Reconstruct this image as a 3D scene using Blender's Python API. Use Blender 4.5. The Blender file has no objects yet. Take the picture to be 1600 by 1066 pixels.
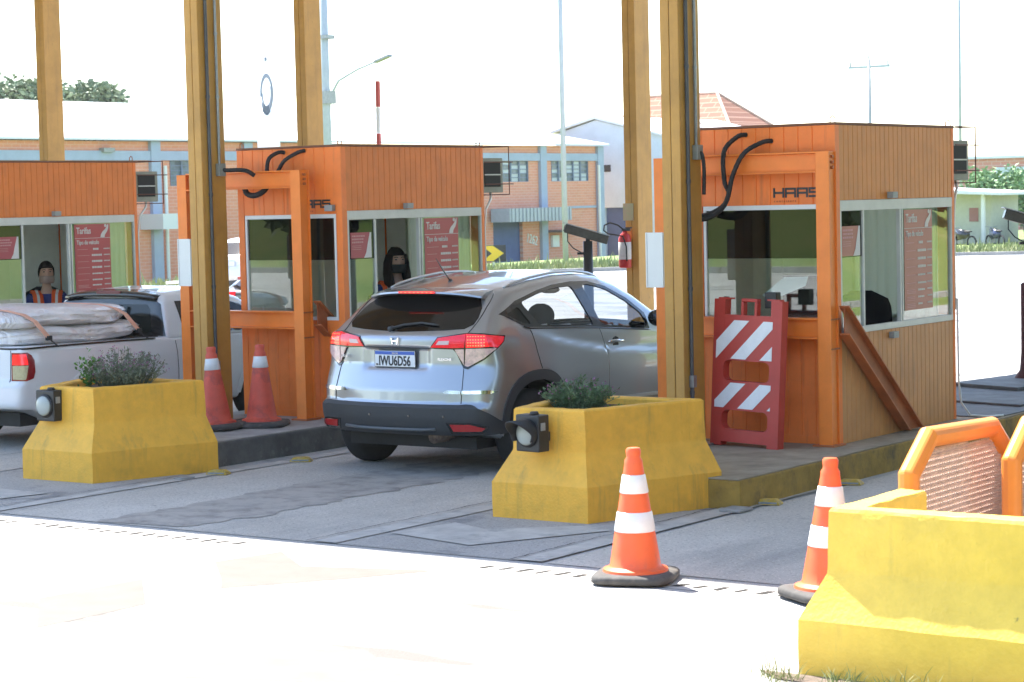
import bpy, bmesh, math, random
import numpy as np
from mathutils import Vector, Matrix
from mathutils.geometry import delaunay_2d_cdt
random.seed(7); np.random.seed(7)
PI = math.pi
sc = bpy.context.scene
COL = sc.collection

# ---------------------------------------------------------------- camera
cam_d = bpy.data.cameras.new('camera'); cam = bpy.data.objects.new('camera', cam_d); COL.objects.link(cam)
yaw, pitch, roll, FOC = 0.6195, -0.0634, -0.0236, 3.4726
fv = Vector((-math.sin(yaw)*math.cos(pitch), math.cos(yaw)*math.cos(pitch), math.sin(pitch)))
rv = Vector((math.cos(yaw), math.sin(yaw), 0)); uv = rv.cross(fv)
r2 = math.cos(roll)*rv + math.sin(roll)*uv; u2 = -math.sin(roll)*rv + math.cos(roll)*uv
m = Matrix((r2, u2, -fv)).transposed().to_4x4(); m.translation = Vector((0, 0, 2.0931))
cam.matrix_world = m
cam_d.sensor_width = 36; cam_d.lens = 36*FOC*1000/1600; cam_d.clip_end = 2000; cam_d.clip_start = .1
cam_d.dof.use_dof = True; cam_d.dof.focus_distance = 17.5; cam_d.dof.aperture_fstop = 9.0
sc.camera = cam
# ---------------------------------------------------------------- world, sun, exposure
SUN = Vector((-.60, .20, 1.0)).normalized()
w = bpy.data.worlds.new("World"); sc.world = w; w.use_nodes = True
nt = w.node_tree; bg = nt.nodes['Background']
sky = nt.nodes.new('ShaderNodeTexSky'); sky.sky_type = 'NISHITA'; sky.sun_disc = False
sky.sun_elevation = math.asin(SUN.z); sky.sun_rotation = math.atan2(SUN.x, SUN.y)
sky.air_density = 1.0; sky.dust_density = .6; sky.ozone_density = 1.0
nt.links.new(sky.outputs[0], bg.inputs[0]); bg.inputs[1].default_value = .15
sd = bpy.data.lights.new('sun', 'SUN'); sd.energy = 5.0; sd.angle = math.radians(.5); sd.color = (1, .96, .9)
so = bpy.data.objects.new('sun', sd); COL.objects.link(so); so.rotation_euler = SUN.to_track_quat('Z', 'Y').to_euler(); so.location = (0, 0, 40)
sc.view_settings.view_transform = 'Standard'; sc.view_settings.look = 'None'
sc.view_settings.gamma = 1; sc.view_settings.exposure = 1.82
sc.render.engine = 'CYCLES'
sc.cycles.max_bounces = 8; sc.cycles.transparent_max_bounces = 16

# ---------------------------------------------------------------- helpers
class MB:
    def __init__(s): s.v = []; s.f = []
    def add(s, vs, fs):
        n = len(s.v); s.v += [tuple(map(float, p)) for p in vs]; s.f += [tuple(i+n for i in f) for f in fs]; return s
    def box(s, a, b):
        (x0, y0, z0), (x1, y1, z1) = a, b
        x0, x1 = min(x0, x1), max(x0, x1); y0, y1 = min(y0, y1), max(y0, y1); z0, z1 = min(z0, z1), max(z0, z1)
        return s.add([(x0,y0,z0),(x1,y0,z0),(x1,y1,z0),(x0,y1,z0),(x0,y0,z1),(x1,y0,z1),(x1,y1,z1),(x0,y1,z1)],
              [(0,3,2,1),(4,5,6,7),(0,1,5,4),(1,2,6,5),(2,3,7,6),(3,0,4,7)])
    def beam(s, p, q, wx, wy, up=(0,0,1)):      # rectangular bar from p to q
        p, q = Vector(p), Vector(q); d = (q-p).normalized(); u = Vector(up)
        if abs(d.dot(u)) > .98: u = Vector((0,1,0))
        a = d.cross(u).normalized(); b = a.cross(d).normalized()
        vs = []
        for c in (p, q):
            for i, j in ((-1,-1),(1,-1),(1,1),(-1,1)): vs.append(c + a*i*wx/2 + b*j*wy/2)
        return s.add(vs, [(0,1,2,3),(7,6,5,4),(0,4,5,1),(1,5,6,2),(2,6,7,3),(3,7,4,0)])
    def tube(s, pts, r, n=8, cap=True):
        pts = [Vector(p) for p in pts]; rs = r if isinstance(r, (list, tuple)) else [r]*len(pts)
        base = len(s.v); a = None
        for i, p in enumerate(pts):
            d = (pts[min(i+1, len(pts)-1)] - pts[max(i-1, 0)]).normalized()
            if a is None:
                a = d.cross(Vector((0,0,1)));
                if a.length < .05: a = d.cross(Vector((0,1,0)))
                a.normalize()
            else:
                a = (a - d*a.dot(d)).normalized()
            b = d.cross(a)
            for k in range(n):
                t = 2*PI*k/n; s.v.append(tuple(p + (a*math.cos(t) + b*math.sin(t))*rs[i]))
        for i in range(len(pts)-1):
            for k in range(n):
                k2 = (k+1) % n
                s.f.append((base+i*n+k, base+i*n+k2, base+(i+1)*n+k2, base+(i+1)*n+k))
        if cap:
            s.f.append(tuple(base+k for k in reversed(range(n)))); e = base+(len(pts)-1)*n
            s.f.append(tuple(e+k for k in range(n)))
        return s
    def cyl(s, p, q, r0, r1=None, n=20): return s.tube([p, q], [r0, r0 if r1 is None else r1], n)
    def lathe(s, prof, n=28, c=(0,0,0), sq=0.0):    # prof [(r,z)], sq -> rounded square amount
        base = len(s.v)
        for r, z in prof:
            for k in range(n):
                t = 2*PI*k/n; s.v.append((c[0]+r*math.cos(t), c[1]+r*math.sin(t), c[2]+z))
        for i in range(len(prof)-1):
            for k in range(n):
                k2 = (k+1) % n; s.f.append((base+i*n+k, base+i*n+k2, base+(i+1)*n+k2, base+(i+1)*n+k))
        s.f.append(tuple(base+k for k in reversed(range(n)))); e = base+(len(prof)-1)*n
        s.f.append(tuple(e+k for k in range(n)))
        return s
    def rings(s, rings, cap=True):     # list of equal-length point loops
        base = len(s.v); n = len(rings[0])
        for r in rings: s.v += [tuple(map(float, p)) for p in r]
        for i in range(len(rings)-1):
            for k in range(n):
                k2 = (k+1) % n; s.f.append((base+i*n+k, base+i*n+k2, base+(i+1)*n+k2, base+(i+1)*n+k))
        if cap:
            s.f.append(tuple(base+k for k in reversed(range(n)))); e = base+(len(rings)-1)*n
            s.f.append(tuple(e+k for k in range(n)))
        return s
    def prism(s, poly, axis, a, b):    # extrude 2D polygon along axis ('x','y','z') from a to b
        def P(u, v, t): return {'x': (t,u,v), 'y': (u,t,v), 'z': (u,v,t)}[axis]
        return s.rings([[P(u, v, a) for u, v in poly], [P(u, v, b) for u, v in poly]])
    def ellipsoid(s, c, r, n=16, m_=10, fn=None):
        rr = []
        for i in range(1, m_):
            ph = PI*i/m_; rr.append([(c[0]+r[0]*math.sin(ph)*math.cos(2*PI*k/n), c[1]+r[1]*math.sin(ph)*math.sin(2*PI*k/n), c[2]-r[2]*math.cos(ph)) for k in range(n)])
        return s.rings(rr)
    def build(s, name, mat, parent=None, smooth=False, bevel=0, sub=0, loc=None):
        me = bpy.data.meshes.new(name); me.from_pydata(s.v, [], s.f); me.validate(); me.update()
        bm = bmesh.new(); bm.from_mesh(me); bmesh.ops.recalc_face_normals(bm, faces=bm.faces); bm.to_mesh(me); bm.free()
        o = bpy.data.objects.new(name, me); COL.objects.link(o)
        if mat: me.materials.append(mat)
        if smooth:
            me.shade_smooth()
            md = None
        if bevel:
            b = o.modifiers.new('bevel', 'BEVEL'); b.width = bevel; b.segments = 2; b.limit_method = 'ANGLE'; b.angle_limit = math.radians(40)
        if sub:
            b = o.modifiers.new('sub', 'SUBSURF'); b.levels = sub; b.render_levels = sub
        if parent: o.parent = parent
        if loc: o.location = loc
        return o
def auto_smooth(o, deg=40):
    me = o.data; me.shade_smooth(); bm = bmesh.new(); bm.from_mesh(me)
    for e in bm.edges:
        if len(e.link_faces) == 2 and e.calc_face_angle(0) > math.radians(deg): e.smooth = False
    bm.to_mesh(me); bm.free(); return o
def tag(o, label, cat, group=None):
    o['label'] = label; o['category'] = cat
    if group: o['group'] = group
    return o
def kind(o, k): o['kind'] = k; return o
def thing(name, label, cat, loc=(0,0,0), rz=0, group=None):
    o = bpy.data.objects.new(name, None); COL.objects.link(o); o.location = loc; o.rotation_euler = (0, 0, rz)
    o.empty_display_size = .2
    return tag(o, label, cat, group)
def dup(root, loc=None, rz=None, label=None, group=None):
    def cp(o, par):
        c = o.copy(); COL.objects.link(c); c.parent = par
        for ch in [x for x in bpy.data.objects if x.parent == o and x != c]: cp(ch, c)
        return c
    r = cp(root, None)
    if loc is not None: r.location = loc
    if rz is not None: r.rotation_euler = (0, 0, rz)
    if label: r['label'] = label
    if group: r['group'] = group
    return r
def text(name, s, size, mat, parent, loc, rot, align='LEFT', ext=.0015, sx=1.0, bold=0):
    cu = bpy.data.curves.new('txt', 'FONT'); cu.body = s; cu.offset = bold; cu.size = size; cu.extrude = ext; cu.align_x = align; cu.resolution_u = 3
    t = bpy.data.objects.new('txt', cu); COL.objects.link(t)
    dg = bpy.context.evaluated_depsgraph_get(); me = bpy.data.meshes.new_from_object(t.evaluated_get(dg))
    bpy.data.objects.remove(t); me.materials.clear(); me.materials.append(mat)
    o = bpy.data.objects.new(name, me); COL.objects.link(o); o.parent = parent; o.location = loc; o.rotation_euler = rot; o.scale = (sx, 1, 1)
    return o

# ---------------------------------------------------------------- materials
MATS = {}
def mat(name, col, rough=.6, metal=0, noise=0.0, nscale=6, col2=None, bump=0, bscale=40, coat=0, spec=.5, stain=None, emit=None, estr=0, streak=None):
    if name in MATS: return MATS[name]
    m_ = bpy.data.materials.new(name); m_.use_nodes = True; n = m_.node_tree.nodes; l = m_.node_tree.links; p = n['Principled BSDF']
    p.inputs['Base Color'].default_value = (*col, 1); p.inputs['Roughness'].default_value = rough; p.inputs['Metallic'].default_value = metal
    p.inputs['Coat Weight'].default_value = coat; p.inputs['Specular IOR Level'].default_value = spec; p.inputs['Coat Roughness'].default_value = .04
    if emit: p.inputs['Emission Color'].default_value = (*emit, 1); p.inputs['Emission Strength'].default_value = estr
    tc = n.new('ShaderNodeTexCoord')
    last = None
    if noise or col2:
        no = n.new('ShaderNodeTexNoise'); no.inputs['Scale'].default_value = nscale; no.inputs['Detail'].default_value = 8; no.inputs['Roughness'].default_value = .65
        l.new(tc.outputs['Object'], no.inputs['Vector'])
        mr = n.new('ShaderNodeMapRange'); mr.inputs[1].default_value = .3; mr.inputs[2].default_value = .7; l.new(no.outputs[0], mr.inputs[0])
        mx = n.new('ShaderNodeMix'); mx.data_type = 'RGBA'; l.new(mr.outputs[0], mx.inputs[0])
        c2 = col2 if col2 else tuple(c*(1-noise) for c in col); c1 = col if col2 else tuple(min(1, c*(1+noise*.5)) for c in col)
        mx.inputs[6].default_value = (*c1, 1); mx.inputs[7].default_value = (*c2, 1); l.new(mx.outputs[2], p.inputs['Base Color']); last = mx.outputs[2]
    if stain:       # (colour, scale, lo, hi, amount)
        sc_, ss_, lo, hi, am = stain
        no = n.new('ShaderNodeTexNoise'); no.inputs['Scale'].default_value = ss_; no.inputs['Detail'].default_value = 10; no.inputs['Roughness'].default_value = .7
        mp = n.new('ShaderNodeMapping'); mp.inputs['Location'].default_value = (3.1, 7.7, 1.3); l.new(tc.outputs['Object'], mp.inputs[0]); l.new(mp.outputs[0], no.inputs['Vector'])
        mr = n.new('ShaderNodeMapRange'); mr.inputs[1].default_value = lo; mr.inputs[2].default_value = hi; mr.inputs[4].default_value = am; l.new(no.outputs[0], mr.inputs[0])
        mx = n.new('ShaderNodeMix'); mx.data_type = 'RGBA'; l.new(mr.outputs[0], mx.inputs[0])
        if last: l.new(last, mx.inputs[6])
        else: mx.inputs[6].default_value = (*col, 1)
        mx.inputs[7].default_value = (*sc_, 1); l.new(mx.outputs[2], p.inputs['Base Color']); last = mx.outputs[2]
    if streak:      # vertical runs of dirt: (colour, scale, lo, hi, amount)
        sc_, ss_, lo, hi, am = streak
        no = n.new('ShaderNodeTexNoise'); no.inputs['Scale'].default_value = ss_; no.inputs['Detail'].default_value = 8; no.inputs['Roughness'].default_value = .7
        mp = n.new('ShaderNodeMapping'); mp.inputs['Scale'].default_value = (1, 1, .10); l.new(tc.outputs['Object'], mp.inputs[0]); l.new(mp.outputs[0], no.inputs['Vector'])
        mr = n.new('ShaderNodeMapRange'); mr.inputs[1].default_value = lo; mr.inputs[2].default_value = hi; mr.inputs[4].default_value = am; l.new(no.outputs[0], mr.inputs[0])
        mx = n.new('ShaderNodeMix'); mx.data_type = 'RGBA'; l.new(mr.outputs[0], mx.inputs[0])
        if last: l.new(last, mx.inputs[6])
        else: mx.inputs[6].default_value = (*col, 1)
        mx.inputs[7].default_value = (*sc_, 1); l.new(mx.outputs[2], p.inputs['Base Color']); last = mx.outputs[2]
    if bump:
        no = n.new('ShaderNodeTexNoise'); no.inputs['Scale'].default_value = bscale; no.inputs['Detail'].default_value = 6; l.new(tc.outputs['Object'], no.inputs['Vector'])
        b = n.new('ShaderNodeBump'); b.inputs['Strength'].default_value = bump; b.inputs['Distance'].default_value = .01; l.new(no.outputs[0], b.inputs['Height']); l.new(b.outputs[0], p.inputs['Normal'])
    MATS[name] = m_; return m_
def glass(name, tint, refl=.18, rough=0.0):
    if name in MATS: return MATS[name]
    m_ = bpy.data.materials.new(name); m_.use_nodes = True; n = m_.node_tree.nodes; l = m_.node_tree.links; n.remove(n['Principled BSDF'])
    out = n['Material Output']; tr = n.new('ShaderNodeBsdfTransparent'); tr.inputs[0].default_value = (*tint, 1)
    gl = n.new('ShaderNodeBsdfGlossy'); gl.inputs['Roughness'].default_value = rough; gl.inputs[0].default_value = (1, 1, 1, 1)
    lw = n.new('ShaderNodeLayerWeight'); lw.inputs[0].default_value = .5; fr_ = n.new('ShaderNodeMath'); fr_.operation = 'POWER'; fr_.inputs[1].default_value = 4.5; l.new(lw.outputs['Facing'], fr_.inputs[0])
    ma = n.new('ShaderNodeMath'); ma.operation = 'MULTIPLY_ADD'; ma.inputs[1].default_value = 1-refl; ma.inputs[2].default_value = refl; ma.use_clamp = True
    l.new(fr_.outputs[0], ma.inputs[0]); mx = n.new('ShaderNodeMixShader'); l.new(ma.outputs[0], mx.inputs[0]); l.new(tr.outputs[0], mx.inputs[1]); l.new(gl.outputs[0], mx.inputs[2]); l.new(mx.outputs[0], out.inputs[0])
    MATS[name] = m_; return m_

M_yel = mat('yellow_planter_paint', (.88, .455, .045), .62, noise=.12, nscale=9, bump=.5, bscale=55, stain=((.30, .19, .04), 2.6, .5, .78, .5), streak=((.22, .15, .05), 7, .54, .74, .55))
M_yel3 = mat('overexposed_yellow_planter', (.95, .60, .09), .6, noise=.12, nscale=7, bump=.4, bscale=45, stain=((.30, .20, .05), 14, .66, .74, .8), streak=((.45, .33, .10), 8, .58, .74, .4))  # lightened planter yellow; overexposed sunlight is put into the colour
M_col = mat('column_ochre_paint', (.52, .27, .055), .5, noise=.20, nscale=3, bump=.15, bscale=30, stain=((.16, .06, .02), 9, .66, .70, .9), streak=((.30, .15, .04), 12, .54, .72, .6))
M_org = mat('orange_cladding_paint', (.90, .215, .03), .5, noise=.14, nscale=4, bump=.08, bscale=20, streak=((.42, .10, .03), 9, .56, .72, .55), stain=((.80, .42, .25), 30, .70, .73, .5))
M_orgs = mat('side_orange_cladding', (.76, .19, .018), .5, noise=.14, nscale=4, streak=((.34, .09, .02), 9, .56, .72, .5))  # darker copy of the cladding orange, for the side walls
M_tan = mat('tan_cladding_paint', (.60, .26, .08), .5, noise=.18, nscale=3, streak=((.30, .15, .07), 9, .54, .72, .5))  # side wall tanner and duller than the orange front
M_tano = mat('tan_orange_cladding_paint', (.68, .23, .032), .5, noise=.14, nscale=3, streak=((.40, .14, .03), 9, .54, .72, .5))
M_frm = mat('orange_frame_paint', (.92, .24, .03), .42, noise=.12, nscale=5, stain=((.85, .50, .30), 8, .70, .74, .7))
M_frm_d = mat('rusty_orange_brace_paint', (.48, .14, .04), .5, noise=.3, nscale=5)
M_white = mat('white_enamel', (.72, .73, .70), .35, noise=.05)
M_alu = mat('pale_aluminium_frame', (.62, .62, .58), .4, noise=.1)
M_grey = mat('grey_plastic', (.30, .31, .30), .5, noise=.2)
M_dark = mat('dark_plastic', (.022, .023, .024), .45, noise=.2)
M_blk = mat('black_rubber', (.018, .018, .019), .7, noise=.3, nscale=12)
M_steel = mat('galvanised_steel', (.30, .31, .32), .4, metal=.6, noise=.25, nscale=14)
M_pipe = mat('dark_grey_conduit', (.08, .08, .085), .45, noise=.3)
M_conc = mat('pale_concrete', (.34, .33, .31), .85, noise=.25, nscale=4, bump=.4, bscale=60, stain=((.12, .11, .10), 3, .5, .75, .6))
M_wall = mat('interior_wall_panel', (.84, .83, .79), .7, noise=.08)
M_curt = bpy.data.materials.new('pale_green_curtain'); M_curt.use_nodes = True
_n = M_curt.node_tree.nodes; _l = M_curt.node_tree.links; _p = _n['Principled BSDF']; _p.inputs['Base Color'].default_value = (.62,.66,.52,1); _p.inputs['Roughness'].default_value = .8
_t = _n.new('ShaderNodeBsdfTranslucent'); _t.inputs[0].default_value = (.50,.54,.42,1); _m = _n.new('ShaderNodeMixShader'); _m.inputs[0].default_value = .45
_l.new(_p.outputs[0], _m.inputs[1]); _l.new(_t.outputs[0], _m.inputs[2]); _l.new(_m.outputs[0], _n['Material Output'].inputs[0])
M_floor = mat('interior_floor', (.40, .38, .35), .7, noise=.2)
M_red = mat('red_polyethylene', (.50, .045, .032), .45, noise=.15, nscale=5, stain=((.30, .06, .05), 6, .6, .75, .5))
M_cone = mat('orange_cone_rubber', (.85, .13, .035), .45, noise=.1, nscale=6, stain=((.45, .12, .08), 7, .56, .72, .6))
M_coner = mat('faded_red_cone_rubber', (.72, .105, .06), .55, noise=.2, nscale=6, stain=((.22, .05, .05), 6, .52, .70, .7))
M_refw = mat('white_reflective_band', (.78, .78, .78), .35, noise=.08, nscale=10, stain=((.35, .33, .30), 16, .66, .72, .6))
M_crubber = mat('cone_base_rubber', (.075, .07, .065), .8, noise=.4, nscale=10, stain=((.2, .17, .14), 6, .5, .7, .6))
M_poster = mat('tariff_poster_red', (.42, .04, .045), .4, noise=.05)
M_postert = mat('faded_poster_red', (.40, .10, .07), .4, noise=.05)
M_ink = mat('poster_white_print', (.62, .58, .55), .5)
M_inkp = mat('poster_pink_print', (.55, .24, .24), .5)
M_glass = glass('booth_glass', (.84, .88, .84), .08)
M_film = glass('dark_window_film', (.14, .16, .14), .045)
M_gclear = glass('clear_glass', (.92, .94, .93), .04)
M_paint = mat('silver_grey_metallic_paint', (.37, .38, .40), .30, metal=.75, coat=1.0, spec=.5)
M_roofp = M_paint
M_pwhite = mat('white_car_paint', (.74, .75, .78), .3, coat=1.0)
M_trim = mat('dark_grey_bumper_plastic', (.035, .038, .042), .55, noise=.1, nscale=40)
M_gloss = mat('gloss_black_trim', (.012, .012, .013), .15, coat=.5)
M_rglass = mat('tinted_rear_glass', (.006, .005, .0045), .08, coat=0, spec=.35)
M_cglass = glass('car_side_glass', (.50, .53, .56), .09)
M_lampr = mat('red_lamp_lens', (.62, .010, .025), .12, coat=.6, emit=(1, .01, .03), estr=.10, noise=.25, nscale=60)
M_lampl = mat('lit_brake_lamp', (.7, .012, .02), .15, coat=.6, emit=(1, .012, .012), estr=.30)
M_led = mat('lit_red_led', (.9, .1, .05), .2, emit=(1, .13, .05), estr=.75)
M_lampc = mat('clear_pink_lens', (.78, .50, .46), .1, coat=1.0, noise=.35, nscale=34)
M_chrome = mat('chrome', (.75, .76, .78), .12, metal=1.0)
M_rail = mat('satin_silver_rail', (.62, .63, .66), .28, metal=.8)
M_tyre = mat('tyre_rubber', (.016, .016, .017), .85, noise=.3, nscale=20)
M_rim = mat('alloy_wheel', (.42, .43, .45), .3, metal=.8)
M_seat = mat('car_seat_fabric', (.015, .016, .018), .9, spec=.1)
M_skin = mat('skin', (.62, .36, .25), .5, noise=.1, nscale=12)
M_hair = mat('dark_brown_hair', (.014, .009, .007), .8, spec=.15, noise=.3, nscale=30)
M_shirt = mat('dark_blue_shirt', (.025, .045, .20), .8, noise=.2, nscale=15)
M_vest = mat('orange_safety_vest', (.9, .12, .02), .7, noise=.1)
M_vband = mat('silver_vest_band', (.72, .66, .62), .5)
M_mask = mat('dark_face_mask', (.012, .02, .02), .8)
M_mask2 = mat('clear_grey_mask', (.40, .27, .22), .3)
M_asph = None

# ================================================================ the setting
def ss(a, b, x):
    t = min(1, max(0, (x-a)/(b-a))); return t*t*(3-2*t)
def yedge(x):
    xs = [-60, -41, -39.7, -36.9, -34.2, -29.3, -27.4, -10, 30, 80]; ys = [-60, 35, 40.5, 50.5, 53.7, 65.3, 66.2, 74, 95, 110]
    return float(np.interp(x, xs, ys))
def H(x, y):
    z = -.03 - 1.4*ss(-41, -56, x) if True else 0
    z -= 0
    if y > yedge(x): z += .12*ss(0, 1.5, y-yedge(x))
    # embankment to the right of the road
    ex = 2.5 if y > 16 else 6.0
    b = ss(24, 29, y)*max(0, x-2.6)*.42
    b = min(b, 3.9)
    c = max(0, (-24.5-y)+ (x+28)*.12)*.42*ss(-6, -30, -abs(y)*0+y*1.0) if y < -20 else 0
    c = min(c, 6.5)
    z += b + c
    return z
def sheet(name, xs, ys, hf, m_, k='structure', keep=None):
    vs = [(x, y, hf(x, y)) for y in ys for x in xs]; nx = len(xs); fs = []
    for j in range(len(ys)-1):
        for i in range(nx-1):
            if keep and not keep((xs[i]+xs[i+1])/2, (ys[j]+ys[j+1])/2): continue
            fs.append((j*nx+i, j*nx+i+1, (j+1)*nx+i+1, (j+1)*nx+i))
    me = bpy.data.meshes.new(name); me.from_pydata(vs, [], fs); me.materials.append(m_); me.shade_smooth()
    o = bpy.data.objects.new(name, me); COL.objects.link(o); o['kind'] = k; return o
M_grass = mat('grassy_ground', (.085, .16, .022), .9, col2=(.20, .23, .06), nscale=.45, bump=.8, bscale=14, stain=((.26, .20, .11), .5, .58, .72, .7))
def rng(segs):
    o = []
    for a, b, s in segs: o += list(np.arange(a, b, s))
    return o
sheet('ground', rng([(-420,-120,20),(-120,-60,6),(-60,30,1.5),(30,120,6),(120,420,20)]) + [420], rng([(-400,-80,20),(-80,-20,2),(-20,110,2),(110,200,8),(200,700,25)]) + [700], H, M_grass)

def ground_mat(name, c1, c2, c3, s1, fine, stains):
    m_ = bpy.data.materials.new(name); m_.use_nodes = True; n = m_.node_tree.nodes; l = m_.node_tree.links; p = n['Principled BSDF']
    p.inputs['Roughness'].default_value = .8; p.inputs['Specular IOR Level'].default_value = .35
    tc = n.new('ShaderNodeTexCoord')
    def noise(scale, sx=1, sy=1, det=8, off=0):
        mp = n.new('ShaderNodeMapping'); mp.inputs['Scale'].default_value = (sx, sy, 1); mp.inputs['Location'].default_value = (off, off*1.7, 0); l.new(tc.outputs['Object'], mp.inputs[0])
        no = n.new('ShaderNodeTexNoise'); no.inputs['Scale'].default_value = scale; no.inputs['Detail'].default_value = det; no.inputs['Roughness'].default_value = .65; l.new(mp.outputs[0], no.inputs['Vector']); return no.outputs[0]
    def ramp(src, lo, hi, am=1):
        mr = n.new('ShaderNodeMapRange'); mr.inputs[1].default_value = lo; mr.inputs[2].default_value = hi; mr.inputs[4].default_value = am; l.new(src, mr.inputs[0]); return mr.outputs[0]
    def mix(f, a, b):
        mx = n.new('ShaderNodeMix'); mx.data_type = 'RGBA'; l.new(f, mx.inputs[0])
        for k, c in ((6, a), (7, b)):
            if isinstance(c, tuple): mx.inputs[k].default_value = (*c, 1)
            else: l.new(c, mx.inputs[k])
        return mx.outputs[2]
    c = mix(ramp(noise(s1), .35, .65), c1, c2)
    c = mix(ramp(noise(.55, 1, .35, off=5), .45, .7, .7), c, c3)
    c = mix(ramp(noise(fine, det=2, off=2), .56, .64, .55), c, tuple(x*.45 for x in c1))
    c = mix(ramp(noise(fine*1.3, det=2, off=9), .60, .68, .6), c, tuple(min(1, x*1.7) for x in c1))
    for (sc_, sx, sy, lo, hi, am, colr) in stains: c = mix(ramp(noise(sc_, sx, sy, off=sc_*3), lo, hi, am), c, colr)
    l.new(c, p.inputs['Base Color'])
    b = n.new('ShaderNodeBump'); b.inputs['Strength'].default_value = .5; b.inputs['Distance'].default_value = .008; l.new(noise(fine, det=3), b.inputs['Height']); l.new(b.outputs[0], p.inputs['Normal'])
    return m_
M_asph = ground_mat('worn_asphalt', (.40, .39, .375), (.44, .425, .40), (.33, .315, .29), 1.2, 60, [(.9, .35, 1.6, .52, .64, .85, (.105, .09, .075)), (2.2, .12, 1.0, .60, .70, .6, (.12, .105, .09)), (6.0, 1, 1, .74, .76, .8, (.10, .095, .09))])
M_lane = ground_mat('toll_lane_concrete', (.48, .445, .39), (.56, .525, .465), (.38, .35, .305), 1.5, 45, [(3.2, 1, 3.0, .66, .70, .8, (.12, .12, .12)), (1.0, 1.2, .25, .52, .66, .5, (.22, .215, .21))])
M_apron = ground_mat('patched_apron_asphalt', (.37, .35, .325), (.42, .40, .37), (.29, .275, .25), 2.0, 50, [(1.4, 1, 1, .55, .60, .6, (.18, .18, .18))])
M_oil = mat('tyre_track_grime', (.30, .28, .255), .7, noise=.35, nscale=5, stain=((.42, .39, .345), 5, .40, .58, .95))

def flat(name, poly, z, m_):
    o = MB().add([(x, y, z) for x, y in poly], [tuple(range(len(poly)))]).build(name, m_); return kind(o, 'structure')
ex = [-60, -41, -39.7, -36.9, -34.2, -29.3, -27.4, -10, 3.0]
flat('road', [(x, yedge(x)) for x in ex if x > -50] + [(2.6, 80), (2.6, 9.0), (-1.8, 8.5), (-4.3, 8.42), (-3.4, 2), (-3.0, -22), (-41, -22), (-50, -22), (-50, -10)], 0, M_asph)
for i, (x0, x1) in enumerate(((-11.98, -8.86), (-16.8, -13.75), (-7.22, -4.9))):
    flat('lane_pavement', [(x0, 10.42), (x1, 10.42), (x1, 19.0), (x0, 19.0)], .004, M_lane)
for i, (x0, x1) in enumerate(((-8.86, -7.38), (-13.70, -12.10), (-4.9, -3))):
    flat('island_apron', [(x0, 10.42), (x1, 10.42), (x1, 12.6), (x0, 12.6)], .0045, M_apron)
M_pc = mat('pale_concrete_strip', (.50, .475, .43), .8, noise=.25, nscale=4, stain=((.14, .14, .14), 4, .52, .7, .7))
for x0, x1, ya in ((-7.44, -7.26, 10.42), (-8.98, -8.80, 10.42), (-12.06, -11.90, 10.42)):
    flat('concrete_strip', [(x0, ya), (x1, ya), (x1, 14.5), (x0, 14.5)], .010, M_pc)
M_crack = mat('dark_joint_sealant', (.03, .03, .032), .8)
for x0, amp in ((-7.46, .02), (-9.02, .02), (-12.10, .02), (-14.6, .02)):
    ys = np.linspace(10.4, 12.9 if x0 > -14 else 16, 40); pts = [(x0 + random.uniform(-amp, amp)*.6, y) for y in ys]
    flat('pavement_joint', [(x-random.uniform(.002, .008), y) for x, y in pts] + [(x+random.uniform(.001, .007), y) for x, y in reversed(pts)], .0135, M_crack)
# pale lighter repair over the aprons, darker tyre grime in the lanes
flat('pavement_patch', [(-8.75, 10.9), (-8.0, 10.72), (-7.55, 11.6), (-7.75, 11.75), (-8.3, 11.3), (-8.65, 11.45)], .0105, M_pc)
flat('pavement_patch', [(-13.6, 10.7), (-12.4, 10.9), (-12.3, 11.3), (-13.5, 11.35)], .0105, M_pc)
flat('tyre_grime', [(-10.9+random.uniform(-.05,.05), y) for y in np.arange(10.42, 15, .09)] + [(-10.05+random.uniform(-.06,.06)-.1*(y < 11), y) for y in np.arange(15, 10.42, -.09)], .0075, M_oil)
M_pat = mat('beige_asphalt_repair', (.15, .135, .115), .85, noise=.12, nscale=5)
flat('road_patch', [(-9.04, 8.21), (-8.98, 8.93), (-8.376, 8.35), (-8.396, 7.6)], .0012, M_pat)
flat('road_patch', [(-9.02, 9.57), (-8.92, 10.05), (-8.45, 9.69), (-7.62, 9.95), (-7.9, 9.5), (-8.355, 8.906), (-8.57, 9.14)], .0012, M_pat)
flat('road_patch', [(-7.3, 7.6), (-6.6, 8.0), (-5.9, 7.5), (-6.9, 7.1)], .0012, mat('pale_asphalt_repair', (.165, .15, .13), .85, noise=.12))
# drain: dark trench with concrete bars between slots
dr = MB(); x = -13.5
while x < -3.0:
    sk = .02+random.uniform(-.006,.006); wdt = random.uniform(.06, .11)
    if not (-9.2 < x < -7.6) and random.random() > .12: dr.add([(x, 10.10+random.uniform(0,.02), .012), (x+wdt*.45, 10.10+random.uniform(0,.02), .012), (x+wdt*.45+sk, 10.22+random.uniform(-.02,.01), .012), (x+sk, 10.22+random.uniform(-.02,.01), .012)], [(0,1,2,3)])
    x += .128
dr.v = [(a, b, .0045) for a, b, c in dr.v]
kind(dr.build('drain_slots', mat('drain_void', (.02, .018, .016), .9)), 'structure')
flat('drain_channel', [(-13.6, 10.06), (-2.8, 10.06), (-2.8, 10.26), (-13.6, 10.26)], .002, mat('drain_concrete', (.42, .40, .37), .85, noise=.15, nscale=8))

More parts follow.
